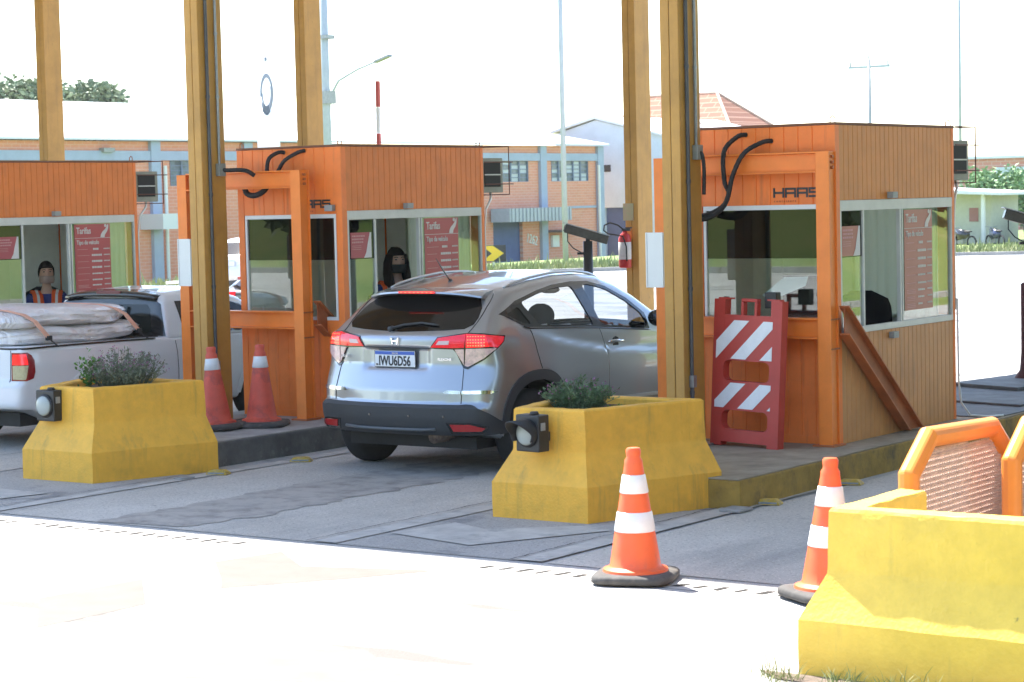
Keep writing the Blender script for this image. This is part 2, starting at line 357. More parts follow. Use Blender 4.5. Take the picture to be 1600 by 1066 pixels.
# ---- islands
def island(label, x0, x1, y0, y1, m_top, m_side, h=.207):
    t = thing('traffic_island', label, 'traffic island', ((x0+x1)/2, y0, 0), group='raised islands between the toll lanes')
    hw = (x1-x0)/2; n = 24; L = y1-y0
    left = [(-hw + random.uniform(-.008, .008), L*i/n) for i in range(n+1)]; right = [(hw+random.uniform(-.008, .008), L*i/n) for i in range(n+1)]
    poly = left[::-1] + right
    MB().prism(poly, 'z', -.02, h-.012).build('kerb', m_side, t, bevel=.01)
    MB().prism([(x*.985, y) for x, y in poly], 'z', h-.011, h).build('top_slab', m_top, t, bevel=.004)
    return t
M_kdark = mat('dirty_dark_kerb', (.13, .125, .115), .9, noise=.4, nscale=5, bump=.6, bscale=30, stain=((.30, .29, .27), 5, .56, .72, .5))
M_kyel = mat('grimy_yellow_kerb', (.36, .225, .04), .8, noise=.35, nscale=5, bump=.4, bscale=30, stain=((.07, .06, .035), 2.5, .5, .68, .85))
M_ktop = mat('island_top_concrete', (.33, .28, .20), .85, noise=.25, nscale=4, bump=.3, stain=((.16, .13, .09), 3, .5, .7, .7))
island('grey kerbed island carrying the middle orange booth and two old cones', -13.95, -12.28, 12.86, 24.5, M_conc, M_kdark)
island('yellow kerbed island carrying the right hand booth and the striped barrier', -8.95, -7.30, 12.8, 24.5, M_ktop, M_kyel)
island('island under the left hand booth beyond the white pickup', -18.9, -17.0, 12.9, 24.5, M_conc, M_kdark)

# ---- canopy over the lanes (above the frame, throws the shade)
cn = thing('toll_canopy', 'flat toll plaza roof carried by the ochre columns above the lanes', 'canopy', (-20, 17, 5.5))
MB().box((-30, -5.49, 0), (27.5, 5.6, .35)).build('roof_deck', mat('canopy_soffit', (.70, .70, .68), .6, noise=.05), cn)
fb = MB()
for x in np.arange(-28.7, 27, 4.85): fb.box((x-.1, -5.5, -.3), (x+.1, 5.5, -.003))
fb.build('roof_beam', M_col, cn)

ab = thing('light_blocker_building', 'low grey unseen building added right of the lanes to block side light', 'building', (6.5, 10.8, 0))  # unseen block added to keep light off the right-facing sides
MB().box((0,0,-.1),(6,11.5,4.9)).build('wall', mat('blocker_wall_render', (.17,.18,.15), .85, noise=.15), ab)
for k in range(4):
    wn = MB().box((-.03,1.2+k*2.6,1.1),(.02,2.6+k*2.6,2.3)).build('window', mat('blocker_window_glass', (.02,.025,.03), .1), ab); MB().box((-.05,1.12+k*2.6,1.02),(-.031,2.68+k*2.6,1.099)).build('sill', mat('blocker_sill', (.5,.5,.48), .6), wn)
MB().box((-.2,-.2,4.91),(6.2,11.7,5.05)).build('roof', mat('blocker_roof', (.3,.3,.3), .7), ab)
# ================================================================ planters
def planter(label, loc, wf, wb, L, m_, x0l=0, h=.722, group='yellow concrete planters at the island ends', soil=True, t_=.10, ins=1.0, sz=.05):
    """base front edge from x=0 to x=wf at y=0; back edge from x=bl to x=br at y=L"""
    t = thing('concrete_planter', label, 'planter', loc, group=group)
    bl, br = wb
    base = [(0,0),(wf,0),(br,L),(bl,L)]
    def inset(poly, d):
        n = len(poly); out = []
        for i in range(n):
            p0, p1, p2 = Vector(poly[i-1]), Vector(poly[i]), Vector(poly[(i+1) % n])
            e1 = (p1-p0).normalized(); e2 = (p2-p1).normalized(); n1 = Vector((-e1.y, e1.x)); n2 = Vector((-e2.y, e2.x))
            d1, d2 = (d[i-1], d[i]) if isinstance(d, list) else (d, d); det = n1.x*n2.y-n1.y*n2.x
            out.append(p1 + Vector(((d1*n2.y-d2*n1.y)/det, (n1.x*d2-n2.x*d1)/det)))
        return [(p.x, p.y) for p in out]
    def dens(poly, k=10):
        o = []
        for i in range(len(poly)):
            a, b = Vector(poly[i]), Vector(poly[(i+1) % len(poly)])
            for j in range(k): q = a.lerp(b, j/k); o.append((q.x, q.y))
        return o
    rr = []
    for d, dt, z in ((0,0,-.02),(0,0,.12),(0,0,.238),(.115,0,.445),(.118,0,.46),(.123,0,.58),(.128,0,h-.012),(.128,.010,h),(.128,t_-.012,h),(.128,t_,h-.012),(.128,t_,h-.14)):
        D_ = [d*ins+dt, d*ins+dt, dt+.0, d*ins+dt]
        rr.append([(x+random.uniform(-.003,.003), y+random.uniform(-.003,.003), z+(random.uniform(-.002,.002) if z > 0 else 0)) for x, y in dens(inset(base, D_))])
    o = MB().rings(rr).build('planter_wall', m_, t); auto_smooth(o, 22)
    si = inset(base, [.124*ins+t_, .124*ins+t_, t_-.004, .124*ins+t_])
    if soil: MB().prism(si, 'z', h-sz-.15, h-sz).build('soil', mat('dry_soil', (.10, .07, .045), .95, noise=.4, nscale=14, bump=1, bscale=30), t)
    return t
pl2 = planter('yellow concrete planter with a hooded signal lamp, in front of the striped barrier', (-8.605, 11.8, 0), .757, (-.25, 1.10), 1.12, M_yel)
pl1 = planter('yellow concrete planter on the left with flowering plants, beside the white pickup', (-13.20, 11.87, 0), .772, (-.40, 1.10), 1.05, M_yel)
pl3 = thing('concrete_planter', 'sunlit pale yellow planter in the right foreground, chipped along its edge', 'planter', (-4.57, 8.5, 0), group='yellow concrete planters at the island ends')
def ushape():
    W_, L_, T_ = 2.4, .82, .235; base = [(0,0),(W_,0),(W_,L_),(W_-T_,L_),(W_-T_,T_),(T_,T_),(T_,L_),(0,L_)]; outer = (1,1,0,0,0,0,0,1); rr = []
    for d, z in ((0,-.02),(0,.12),(0,.240),(.095,.44),(.098,.46),(.101,.58),(.105,.708),(.113,.722)):
        D_ = [d*o + (.008 if z > .71 and not o else 0) for o in outer]; n = 8; poly = []
        for k in range(n):
            p0, p1, p2 = Vector(base[k-1]), Vector(base[k]), Vector(base[(k+1) % n]); e1 = (p1-p0).normalized(); e2 = (p2-p1).normalized(); n1 = Vector((-e1.y, e1.x)); n2 = Vector((-e2.y, e2.x)); d1, d2 = D_[k-1], D_[k]; det = n1.x*n2.y-n1.y*n2.x
            poly.append(p1 + Vector(((d1*n2.y-d2*n1.y)/det, (n1.x*d2-n2.x*d1)/det)))
        ring = []
        for k in range(n):
            a, b = poly[k], poly[(k+1) % n]; m_ = 26 if k in (0,) else 10
            for q_ in range(m_): q = a.lerp(b, q_/m_); ring.append((q.x+random.uniform(-.003,.003), q.y+random.uniform(-.003,.003), z+(random.uniform(-.003,.003) if z > 0 else 0)))
        rr.append(ring)
    return auto_smooth(MB().rings(rr).build('planter_wall', M_yel3, pl3), 22)
ushape()

# ---- signal lamps on the planter noses
def signal(label, loc, hood, rz=0):
    t = thing('signal_lamp', label, 'signal light', loc, rz, group='lane signal lamps on the planters')
    MB().box((-.10, -.07, -.12), (.10, .035, .12)).build('housing', M_dark, t, bevel=.008)
    MB().cyl((0,-.071,0), (0,-.085,0), .092, .088, 28).build('bezel', M_dark, t, True)
    rr = []
    for k in range(6):
        a = k/5*PI/2*.96; rr.append([(.078*math.cos(a)*math.cos(b), -.086-.03*math.sin(a), .078*math.cos(a)*math.sin(b)) for b in np.linspace(0, 2*PI, 24, endpoint=False)])
    MB().rings(rr).build('lens', mat('frosted_signal_lens', (.40, .43, .40), .25, noise=.1), t, True)
    b = MB().box((-.05,.036,-.06), (.05,.16,.0)); b.build('bracket', M_dark, t)
    k = MB().cyl((0.02,-.02,.121),(0.02,-.02,.14),.035,.025,12); k.build('top_knob', M_dark, t, True)
    c = MB().box((.101,-.05,.02),(.107,-.01,.07)); c.build('latch', M_grey, t)
    if hood:
        L = .15; vs = []; n = 26; ro, ri = .094, .087
        rings = []
        for r in (ro, ri):
            for y in (0, 1):
                ring = []
                for i in range(n+1):
                    a = -PI*.18 + (PI*1.36)*i/n
                    ln = (.05 + .11*max(0, math.sin(a*.98+.02))) if y else 0
                    ring.append((r*math.cos(a), -.08-ln, r*math.sin(a)))
                rings.append(ring)
        mb = MB(); mb.v = [p for q in rings for p in q]; N = n+1
        for i in range(n):
            mb.f += [(i, i+1, N+i+1, N+i), (2*N+i, 3*N+i, 3*N+i+1, 2*N+i+1), (N+i, N+i+1, 3*N+i+1, 3*N+i)]
        mb.build('hood', M_dark, t, True)
    return t
signal('black signal lamp with a round hood on the middle planter', (-8.275, 11.83, .575), True, -.12)
signal('black signal lamp without hood on the left planter', (-12.97, 11.98, .580), False, 0)

# ---- plants
M_leaf = mat('dark_green_leaf', (.07, .14, .06), .55, col2=(.13, .20, .09), nscale=3)
M_leafb = mat('bright_green_leaf', (.10, .24, .03), .5, col2=(.05, .15, .02), nscale=4)
M_leafg = mat('grey_green_stem', (.13, .15, .09), .7, col2=(.07, .09, .05), nscale=5)
M_petal = mat('purple_petal', (.26, .06, .20), .6, col2=(.45, .18, .34), nscale=8)
def leaf(mb, p, d, ln, wd, curl=.2):
    d = Vector(d).normalized(); s = d.cross(Vector((random.uniform(-1,1), random.uniform(-1,1), random.uniform(-.3,1)))); 
    if s.length < .01: s = Vector((1,0,0))
    s.normalize(); n = s.cross(d); p = Vector(p)
    mb.add([p, p+d*ln*.5+s*wd/2+n*curl*ln*.2, p+d*ln, p+d*ln*.5-s*wd/2+n*curl*ln*.2], [(0,1,2,3)])
def bush(label, cx, cy, z, rx, ry, h, nstem, nl, dense, tall=0, group='plants in the planters'):
    t = thing('flowering_plant', label, 'plant', (cx, cy, z), group=group)
    st, lf, fl = MB(), MB(), MB()
    for i in range(nstem):
        a = random.uniform(0, 2*PI); r = math.sqrt(random.random()); bx, by = r*rx*.55*math.cos(a), r*ry*.55*math.sin(a)
        tx, ty = r*rx*math.cos(a)*random.uniform(.8,1.2), r*ry*math.sin(a)*random.uniform(.8,1.2)
        hh = h*(1-.35*r*r)*random.uniform(.6, 1.08)
        p0 = Vector((bx, by, -.01)); p2 = Vector((tx, ty, hh)); p1 = (p0+p2)/2 + Vector((random.uniform(-.03,.03), random.uniform(-.03,.03), .02))
        st.tube([p0, p1, p2], [.0028, .002, .0012], 4, False)
        for k in range(nl):
            u = random.uniform(.1 if dense else .3, 1); p = p0.lerp(p1, u*2) if u < .5 else p1.lerp(p2, u*2-1)
            d = (random.uniform(-1,1), random.uniform(-1,1), random.uniform(-.1,1))
            leaf(lf, p, d, random.uniform(.018, .042), random.uniform(.006, .014))
        if random.random() < .38:
            for k in range(3): leaf(fl, p2 + Vector((random.uniform(-.012,.012),)*3), (random.uniform(-1,1), random.uniform(-1,1), random.uniform(0,1)), .013, .011)
    st.build('stems', M_leafg, t); lf.build('leaves', M_leaf if dense else mat('dusty_leaf', (.12, .15, .09), .6, col2=(.20,.22,.15), nscale=5), t); fl.build('flowers', M_petal, t)
    return t
bush('wispy flowering bush with small purple flowers growing in the left planter', -12.72, 12.52, .66, .36, .28, .33, 260, 10, False)
bush('low dense green bush with dull purple flowers growing in the middle planter', -8.32, 12.42, .66, .26, .20, .22, 170, 22, True)
t = thing('leafy_weed', 'bright green leafy weed among the flowers of the left planter', 'plant', (-12.95, 12.36, .68), group='plants in the planters')
mb = MB()
for i in range(150): leaf(mb, (random.gauss(0,.035), random.gauss(0,.035), abs(random.gauss(.12,.06))), (random.uniform(-1,1), random.uniform(-1,1), random.uniform(0,1)), .045, .024)
mb.build('leaves', M_leafb, t); mb = MB()
for i in range(9): mb.tube([(0,0,-.02),(random.uniform(-.05,.05),random.uniform(-.05,.05),.18)], .002, 4)
mb.build('stems', M_leafg, t)
t = thing('leafy_weed', 'small pale seedling on bare soil beside the bush in the middle planter', 'plant', (-8.02, 12.40, .665), group='plants in the planters')
mb = MB()
for i in range(40): leaf(mb, (random.gauss(0,.035), random.gauss(0,.03), .01), (random.uniform(-1,1), random.uniform(-1,1), random.uniform(.2,1)), .055, .02)
mb.build('leaves', M_leafb, t)

# ================================================================ cones
def cone(label, loc, two, m_, rz=0, tilt=None, h=.72, rb=.145, group='traffic cones'):
    t = thing('traffic_cone', label, 'traffic cone', loc, rz, group=group)
    def R(z): return .036 + (rb-.036)*(1-(z-.05)/(h-.05))
    prof = [(rb+.035,.048),(rb+.032,.062),(rb+.006,.072)] + [(R(z), z) for z in np.linspace(.08, h-.10, 10)] + [(.05,h-.085),(.050,h-.07),(.038,h-.05),(.040,h-.035),(.042,h-.012),(.034,h),(.0,h+.001)][:-1]
    auto_smooth(MB().lathe(prof, 32).build('cone_body', m_, t), 50)
    bands = ((h*.66, h*.80), (h*.37, h*.52)) if two else ((h*.72, h*.86),)
    for a, b in bands:
        MB().lathe([(R(a)+.0005, a), (R(a)+.004, a+.004), (R(b)+.004, b-.004), (R(b)+.0005, b)], 32).build('reflective_band', M_refw, t, True)
    n = 48; hw = .222; rr = []
    for s_, z in ((.97,0),(1,.008),(1,.03),(.95,.042),(.80,.048)):
        ring = []
        for k in range(n):
            a = 2*PI*k/n; c, s2 = math.cos(a), math.sin(a); q = (abs(c)**5+abs(s2)**5)**(-1/5); ring.append((hw*s_*q*c, hw*s_*q*s2, z))
        rr.append(ring)
    auto_smooth(MB().rings(rr).build('rubber_base', M_crubber, t), 50)
    if tilt: t.rotation_euler = (tilt[0], tilt[1], rz)
    return t
cone('orange cone with two white bands standing alone at the edge of the shade', (-6.46, 10.17, .012), True, M_cone, .35)
cone('orange cone with two white bands half hidden by the right foreground planter', (-5.285, 10.17, .012), True, M_cone, 1.0, tilt=(.0,.03))
cone('faded red cone with one white band leaning at the foot of the column', (-12.98, 13.85, .209), False, M_coner, .2, tilt=(.0,-.05), h=.70, rb=.135)
cone('faded red cone with one white band standing nearer the middle booth', (-12.78, 14.20, .209), False, M_coner, .5, h=.70, rb=.135)

# ================================================================ columns
def column(label, x, y, w_=.16, d=.30, pipes=True, h=5.45, group='ochre steel columns carrying the canopy'):
    t = thing('steel_column', label, 'column', (x, y, 0), group=group)
    fw = w_
    for a, b in ((0, fw/2-.002), (fw/2+.002, fw)):
        MB().box((a, 0, -.02), (b, d, h)).build('column_channel', M_col, t, bevel=.006)
    MB().box((fw/2-.003, .008, 0), (fw/2+.003, d-.008, h-.01)).build('seam', M_dark, t)
    MB().box((-.08, -.06, .207), (fw+.08, d+.06, .225)).build('base_plate', M_steel, t)
    if pipes:
        p = MB().tube([(fw+.016, .085, .30), (fw+.016, .085, h-.02)], .015, 10)
        for z in (.62, 1.4, 2.2, 3.05): p.cyl((fw+.016,.085,z-.015), (fw+.016,.085,z+.015), .019, .019, 10)
        p.build('conduit', M_pipe, t, False)
        p = MB().tube([(fw+.016, .205, 2.47), (fw+.016, .205, h-.02)], .012, 10)
        for z in (3.05, 3.6): p.cyl((fw+.016,.205,z-.012), (fw+.016,.205,z+.012), .016, .016, 10)
        p.build('conduit', M_steel, t, False)
        MB().box((fw+.001, .17, 2.36), (fw+.05, .25, 2.47)).build('junction_box', mat('grey_junction_box', (.26,.27,.24), .5, noise=.2), t, bevel=.004)
        MB().box((fw+.001, .065, .66), (fw+.04, .115, .75)).build('conduit_coupling', M_steel, t, bevel=.004)
    return t
column('ochre steel column with the pale box, in front of the right booth', -8.715, 14.2)
column('ochre steel column with the pale box, in front of the middle booth', -13.545, 14.2)
column('rear ochre column carrying the red fire extinguisher, behind the grey car', -14.02, 22, .176, .325, False)
column('rear ochre column rising behind the middle booth', -19.04, 22, .176, .325, False)
column('rear ochre column rising behind the left booth', -23.88, 22, .176, .325, False)
# patches of paint on the extinguisher column
def cabinet(label, loc):
    t = thing('electrical_box', label, 'electrical box', loc, group='pale boxes on the front columns')
    MB().box((0, 0, 0), (.155, .14, .405)).build('box_body', M_white, t, bevel=.004)
    MB().box((-.003, -.012, -.004), (.150, -.001, .409)).build('box_door', M_white, t, bevel=.003)
    MB().box((.012, -.0145, .002), (.0145, -.0125, .403)).build('door_edge', M_grey, t)
    return t
cabinet('pale grey box on the left side of the column before the right booth', (-8.872, 14.21, 1.415))
cabinet('pale grey box on the left side of the column before the middle booth', (-13.705, 14.21, 1.41))
# fire extinguisher
t = thing('fire_extinguisher', 'red fire extinguisher with white label and black hose on a rear column', 'fire extinguisher', (-13.97, 21.90, 1.27))
auto_smooth(MB().lathe([(.06,0),(.072,.01),(.074,.03),(.074,.34),(.06,.385),(.03,.41),(.025,.43)], 24).build('cylinder', mat('extinguisher_red', (.45,.02,.02), .35), t), 45)
MB().lathe([(.0745,.10),(.0755,.101),(.0755,.30),(.0745,.301)], 24).build('paper_label', mat('extinguisher_label', (.60,.56,.56), .5, noise=.15, nscale=30), t, True)
MB().box((-.03,-.02,.43),(.07,.02,.46)).box((.02,-.01,.46),(.10,.01,.475)).build('valve_handle', M_dark, t)
h = MB().tube([(.0,-.03,.45),(-.06,-.05,.50),(-.16,-.06,.53),(-.24,-.06,.50),(-.25,-.06,.44),(-.18,-.07,.40),(-.09,-.08,.39),(.03,-.085,.37),(.075,-.085,.25),(.078,-.085,.08)], .009, 8); h.build('hose', M_blk, t, True)
MB().box((-.02,.06,.25),(.02,.10,.33)).build('wall_bracket', M_grey, t)
t2 = tag(MB().box((-14.04,21.985,1.82),(-13.90,21.997,2.02)).build('notice_plate', mat('faded_notice', (.50,.32,.22), .6, noise=.3, nscale=20, col2=(.38,.40,.22)), None), 'faded square notice stuck on the rear column above the fire extinguisher', 'notice')

# ================================================================ cameras on posts
def cctv(label, loc, rz):
    t = thing('surveillance_camera', label, 'camera', loc, rz, group='lane cameras on black posts')
    MB().tube([(0,0,-1.9),(0,0,.0)], [.08,.07], 14).build('post', M_dark, t, True)
    b = MB(); b.beam((-.34,0,.20), (.30,0,.005), .13, .13); ho = b.build('camera_housing', mat('weathered_camera_housing', (.10,.10,.085), .5, noise=.35, nscale=9), t, bevel=.012)
    s = MB(); s.beam((-.37,0,.285), (.33,0,.075), .165, .014); s.build('sun_shield', mat('pale_sun_shield', (.42,.45,.46), .4), t, bevel=.004)
    f_ = MB(); f_.beam((-.345,0,.201), (-.352,0,.2032), .10, .10); f_.build('window', M_rglass, t)
    t.scale = (.74,.74,.74)
    MB().box((-.03,-.03,-.02),(.03,.03,.10)).build('mount', M_dark, t)
    MB().tube([(-.30,.0,.13),(-.30,.0,.0),(-.22,-.02,-.10),(-.10,-.04,-.17),(-.05,0,-.18)], .008, 8).build('cable', M_dark, t, True)
    MB().box((-.16,-.03,-.20),(-.05,.03,-.165)).build('cable_bracket', M_dark, t)
    return t
cctv('lane camera on a black post rising behind the grey car', (-13.56, 20.5, 1.62), yaw+.02)
cctv('lane camera cut by the right edge of the picture', (-8.28, 20.2, 1.70), yaw+.02)
t = tag(MB().lathe([(.11,.0),(.11,.05),(.06,.12),(.045,.3),(.045,.95),(.03,.97)],16,(-8.45,20.45,.207)).build('bollard_post', mat('dark_red_post',(.10,.025,.035),.6,noise=.3),None,True), 'dark red post with flared foot at the right edge of the picture', 'post')
# rough slabs on the island end
mb = MB(); mb.rings([[(x, y, z_) for x, y in ((-8.93,17.3),(-7.34,17.1),(-7.33,20.2),(-7.6,21.0),(-8.2,21.3),(-8.93,20.6))] for z_ in (.208,.216)])
mb.rings([[(x, y, z_) for x, y in ((-8.9,19.7),(-8.1,19.4),(-7.9,20.2),(-8.7,20.8))] for z_ in (.2165,.25)]).rings([[(x, y, z_) for x, y in ((-8.2,18.2),(-7.5,18.0),(-7.4,18.7),(-8.1,18.9))] for z_ in (.2165,.235)])
tag(mb.build('paving_slab', mat('dark_grey_slab', (.13,.14,.15), .75, noise=.4, nscale=5), None, bevel=.01), 'flat grey slabs lying on the island behind the right booth', 'slabs')  # broad dark sheet and two smaller slabs over the island top
tag(MB().tube([(-7.615,16.995,1.2),(-7.61,17.0,.5),(-7.59,17.0,.34),(-7.52,17.02,.235),(-7.40,17.1,.222),(-7.33,17.25,.220)], .009, 8).build('cable', M_white, None, True), 'white cable hanging down the rear corner of the right booth', 'cable')

# ================================================================ booths
def ribbed(mb, p0, p1, z0, z1, nrm, pitch=.078, g=.010, dep=.006):
    """vertical-board cladding from p0 to p1 (xy), outward normal nrm"""
    p0, p1, n = Vector((*p0,0)), Vector((*p1,0)), Vector((*nrm,0)); L = (p1-p0).length; k = max(1, round(L/pitch)); d = (p1-p0)/L; st = L/k
    prof = []
    for i in range(k):
        a = i*st; prof += [(a+g*.5, 0), (a+st-g*.5, 0), (a+st, -dep)] if i < k-1 else [(a+g*.5, 0), (a+st-g*.5, 0), (a+st,-.001)]
    prof = [(0, -.001)] + prof
    lo = [p0+d*s+n*o+Vector((0,0,z0)) for s, o in prof]; hi = [v+Vector((0,0,z1-z0)) for v in lo]
    N = len(lo); mb.add(lo+hi, [(i, i+1, N+i+1, N+i) for i in range(N-1)])
    th = .035; a = p0-n*th; b = p1-n*th   # back side box
    q = [a+Vector((0,0,z0)), b+Vector((0,0,z0)), b+Vector((0,0,z1)), a+Vector((0,0,z1)), p0-n*.007+Vector((0,0,z0)), p1-n*.007+Vector((0,0,z0)), p1-n*.007+Vector((0,0,z1)), p0-n*.007+Vector((0,0,z1))]
    mb.add(q, [(0,1,2,3),(0,4,5,1),(3,2,6,7),(0,3,7,4),(1,5,6,2)])
    return mb
def pane(parent, name, m_, a, b, th=.004):   # glass sheet as thin box
    return MB().box(a, b).build(name, m_, parent)
def poster(parent, x, y0, y1, z0, z1, faded):
    mp = M_postert if faded else M_poster
    p = MB().box((x, y0, z0), (x+.003, y1, z1)).build('tariff_poster', mp, parent); p['label'] = 'red tariff poster headed Tarifas, Tipo de veiculo'
    W = y1-y0; Hh = z1-z0; X = x+.0045; rot = (PI/2, 0, PI/2)
    def ty(u): return y0+u*W
    def tz(v): return z1-v*Hh
    mi = M_ink; 
    text('lettering', 'Tarifas', Hh*.120, mi, p, (X, ty(.05), tz(.125)), rot, sx=.80, bold=.0015)
    text('lettering', 'Tipo de ve\u00edculo', Hh*.080, mi, p, (X, ty(.05), tz(.265)), rot, sx=.80, bold=.001)
    b = MB(); b.box((X, ty(.0), tz(.187)), (X+.001, ty(1), tz(.182)))
    # curved road emblem with a dot
    n = 10; L1 = [(.72,.178),(.735,.14),(.78,.105),(.85,.075),(.90,.045),(.93,.01)]; L2 = [(.955,.01),(.945,.06),(.915,.10),(.87,.13),(.845,.15),(.84,.178)]
    pts = L1 + L2; b.prism([(ty(u), tz(v)) for u, v in pts], 'x', X, X+.0012)
    b.prism([(ty(.87+.035*math.cos(a)), tz(.025+.02*math.sin(a))) for a in np.linspace(0, 2*PI, 14, endpoint=False)], 'x', X, X+.0012)
    rows = [.33,.41,.49,.57,.65,.73,.80,.87,.94]
    for i, v in enumerate(rows):
        wv = [.14,.28,.28,.28,.27,.28,.20,.20,.16][i]; u = .46 if i else .5; 
        while u < (.46 if i else .5)+wv:
            du = random.uniform(.03,.07); b.box((X, ty(u), tz(v+.012)), (X+.001, ty(min(u+du, .76)), tz(v-(.014 if i < 4 else .006)))); u += du+.008
        for q, uu in enumerate(np.arange(.80, .95, .035)): b.box((X, ty(uu), tz(v+.006)), (X+.001, ty(uu+.024), tz(v-.010)))
    b.build('pictograms', mi, p)
    b = MB()
    for i, v in enumerate(rows):
        for k in range(3 if i > 5 else 1):
            b.box((X, ty(.06), tz(v+.004+k*.016)), (X+.001, ty(.06+random.uniform(.27,.34)), tz(v-.002+k*.016)))
    b.build('small_print', M_inkp, p)
    return p
def sticker(parent, x, y0, y1, z0, z1, faded):
    p = MB().box((x, y0, z0), (x+.003, y1, z1)).build('window_sticker', M_postert if faded else mat('sticker_red', (.40,.05,.07), .4), parent)
    X = x+.0045; W = y1-y0; Hh = z1-z0; b = MB()
    pts = [(.62,0),(.74,.22),(.80,.5),(.88,.8),(.93,1),(1,1),(1,0)]
    b.prism([(y0+u*W, z0+v*Hh) for u, v in pts], 'x', X, X+.001); b.build('white_wave', mat('sticker_white', (.66,.63,.62), .5), p)
    b = MB()
    for i, v in enumerate((.86,.74,.62)):
        u = .05
        while u < .60: du = random.uniform(.05,.11); b.box((X, y0+u*W, z0+(v-.035)*Hh), (X+.001, y0+(u+du)*W, z0+(v+.035)*Hh)); u += du+.015
    for v in (.48,.41,.34): b.box((X, y0+.05*W, z0+(v-.008)*Hh), (X+.001, y0+.5*W, z0+(v+.008)*Hh))
    b.build('lettering', M_inkp, p)
HAAS = {'H': [[(0,0),(0,1)],[(1,0),(1,1)],[(0,.5),(1,.5)]], 'A': [[(0,0),(0,1)],[(0,1),(1,1)],[(1,1),(1,0)],[(0,.45),(1,.45)]], 'S': [[(1,1),(0,1)],[(0,1),(0,.52)],[(0,.52),(1,.52)],[(1,.52),(1,0)],[(1,0),(0,0)]]}
def booth(label, x1, y0, side_m, faded=False, film_front=True, worker=None, z=.207, chair=True):
    W, L, Hh = 1.21, 2.10, 2.40
    t = thing('toll_booth', label, 'toll booth', (x1, y0, z), group='orange toll booths')
    SILL, HEAD = .865, 1.795
    MB().box((-W+.01, .01, -.005), (-.01, L-.01, .05)).build('floor', M_floor, t)
    MB().box((-W-.006, -.006, Hh-.012), (.006, L+.006, Hh+.006)).build('roof', mat('dark_roof_edge', (.20,.08,.04), .7, noise=.2), t)
    MB().box((-W+.04, .04, HEAD+.02), (-.04, L-.04, HEAD+.03)).build('ceiling', M_wall, t)
    # corner posts, 3 mm proud
    mb = MB(); c = .065; e = .003
    for a, b in (((-c, -e, 0), (e, c, Hh-.014)), ((-W-e, -e, 0), (-W+c, c, Hh-.014)), ((-.03, L-c*.6, 0), (e, L+e, Hh-.014)), ((-W-e, L-c, 0), (-W+c, L+e, Hh-.014))): MB().box(a, b).build('corner_post', M_org, t)
    for za, zb in ((0, SILL), (HEAD+.005, Hh-.014)): ribbed(MB(), (-W+c, 0), (-c, 0), za, zb, (0,-1), .125).build('front_cladding', M_org, t)
    for za, zb in ((0, SILL-.05), (HEAD+.03, Hh-.014)): ribbed(MB(), (0, c), (0, L-c*.6), za, zb, (1,0)).build('side_cladding', M_tano if (faded and za > 1) else side_m, t)
    ribbed(MB(), (-W, L-c), (-W, c), 0, Hh-.014, (-1,0)).build('side_cladding', mat('pale_grey_cladding', (.40,.42,.38), .6, noise=.1), t)
    MB().box((-W+.040, .07, .06), (-W+.052, L*.62-.002, HEAD+.015)).build('inner_wall', M_wall, t)
    wx0, wx1 = -.86, -.13
    for xa, xb, za, zb in ((-.035, wx1, 0, Hh-.014), (wx0, -W+c, 0, Hh-.014), (wx1, wx0, 0, SILL), (wx1, wx0, HEAD, Hh-.014)): ribbed(MB(), (xa, L), (xb, L), za, zb, (0,1)).build('rear_cladding', M_org, t)
    MB().box((-W+.07, L-.06, .06), (wx0-.002, L-.045, HEAD)).build('inner_wall', M_wall, t)
    MB().box((wx0, L-.06, .06), (-.07, L-.045, SILL-.002)).build('inner_wall', M_wall, t)
    MB().box((wx0+.001, L-.030, SILL+.001), (wx1-.001, L-.026, HEAD-.001)).build('window_pane', M_gclear, t)
    cu_ = MB(); n_c = 60; fr_ = [(wx0-.03+(wx1-wx0+.05)*i/n_c, L-.075+.010*math.sin(i*.9)+.004*math.sin(i*2.3)) for i in range(n_c+1)]
    cu_.add([(x, y, SILL-.03) for x, y in fr_]+[(x, y, HEAD) for x, y in fr_], [(i, i+1, n_c+2+i, n_c+1+i) for i in range(n_c)]); cu_.build('curtain', M_curt, t, True)
    MB().box((-W+.045, L*.62, .06), (-W+.055, L-.07, HEAD)).build('inner_wall', M_wall, t)
    # kick trim under front
    MB().box((-W+c+.002,-.006,.0),(-c-.002,-.001,.06)).build('kick_strip', M_org, t)
    # side window band
    f = MB(); X0, X1 = -.035, .004
    f.box((X0, c+.002, HEAD-.05), (X1, L-c*.6-.002, HEAD+.028))           # head
    f.box((X0, c+.002, SILL-.048), (X1, L-c*.6-.002, SILL+.0))       # sill
    f.build('window_frame', M_alu, t, bevel=.003)
    ys = (c+.004, .445, 1.085, L-.055)
    for y in ys: MB().box((-.030, y, SILL+.001), (.001, y+.022, HEAD-.051)).build('window_mullion', M_alu, t)
    MB().box((-.03, 1.125, SILL+.001), (.001, 1.14, HEAD-.051)).build('window_mullion', M_alu, t)
    # panes (left pane with dark film above, open middle, right pane)
    zf = 1.395
    MB().box((-.016, ys[0]+.023, zf+.001), (-.012, ys[1]-.001, HEAD-.052)).build('window_pane', M_film if film_front else M_glass, t)
    MB().box((-.016, ys[0]+.023, SILL+.002), (-.012, ys[1]-.001, zf)).build('window_pane', M_glass, t)
    MB().box((-.020, 1.142, SILL+.002), (-.016, ys[3]-.001, HEAD-.052)).build('window_pane', M_glass, t)
    poster(t, -.013, 1.185+.0, 1.70, .94 if faded else .93, 1.735, faded)
    sticker(t, -.008, .07+.045 if not faded else .10, .40, 1.405, 1.63, faded)
    # front window
    g = MB(); fx0, fx1 = -W+c+.01, -c-.005
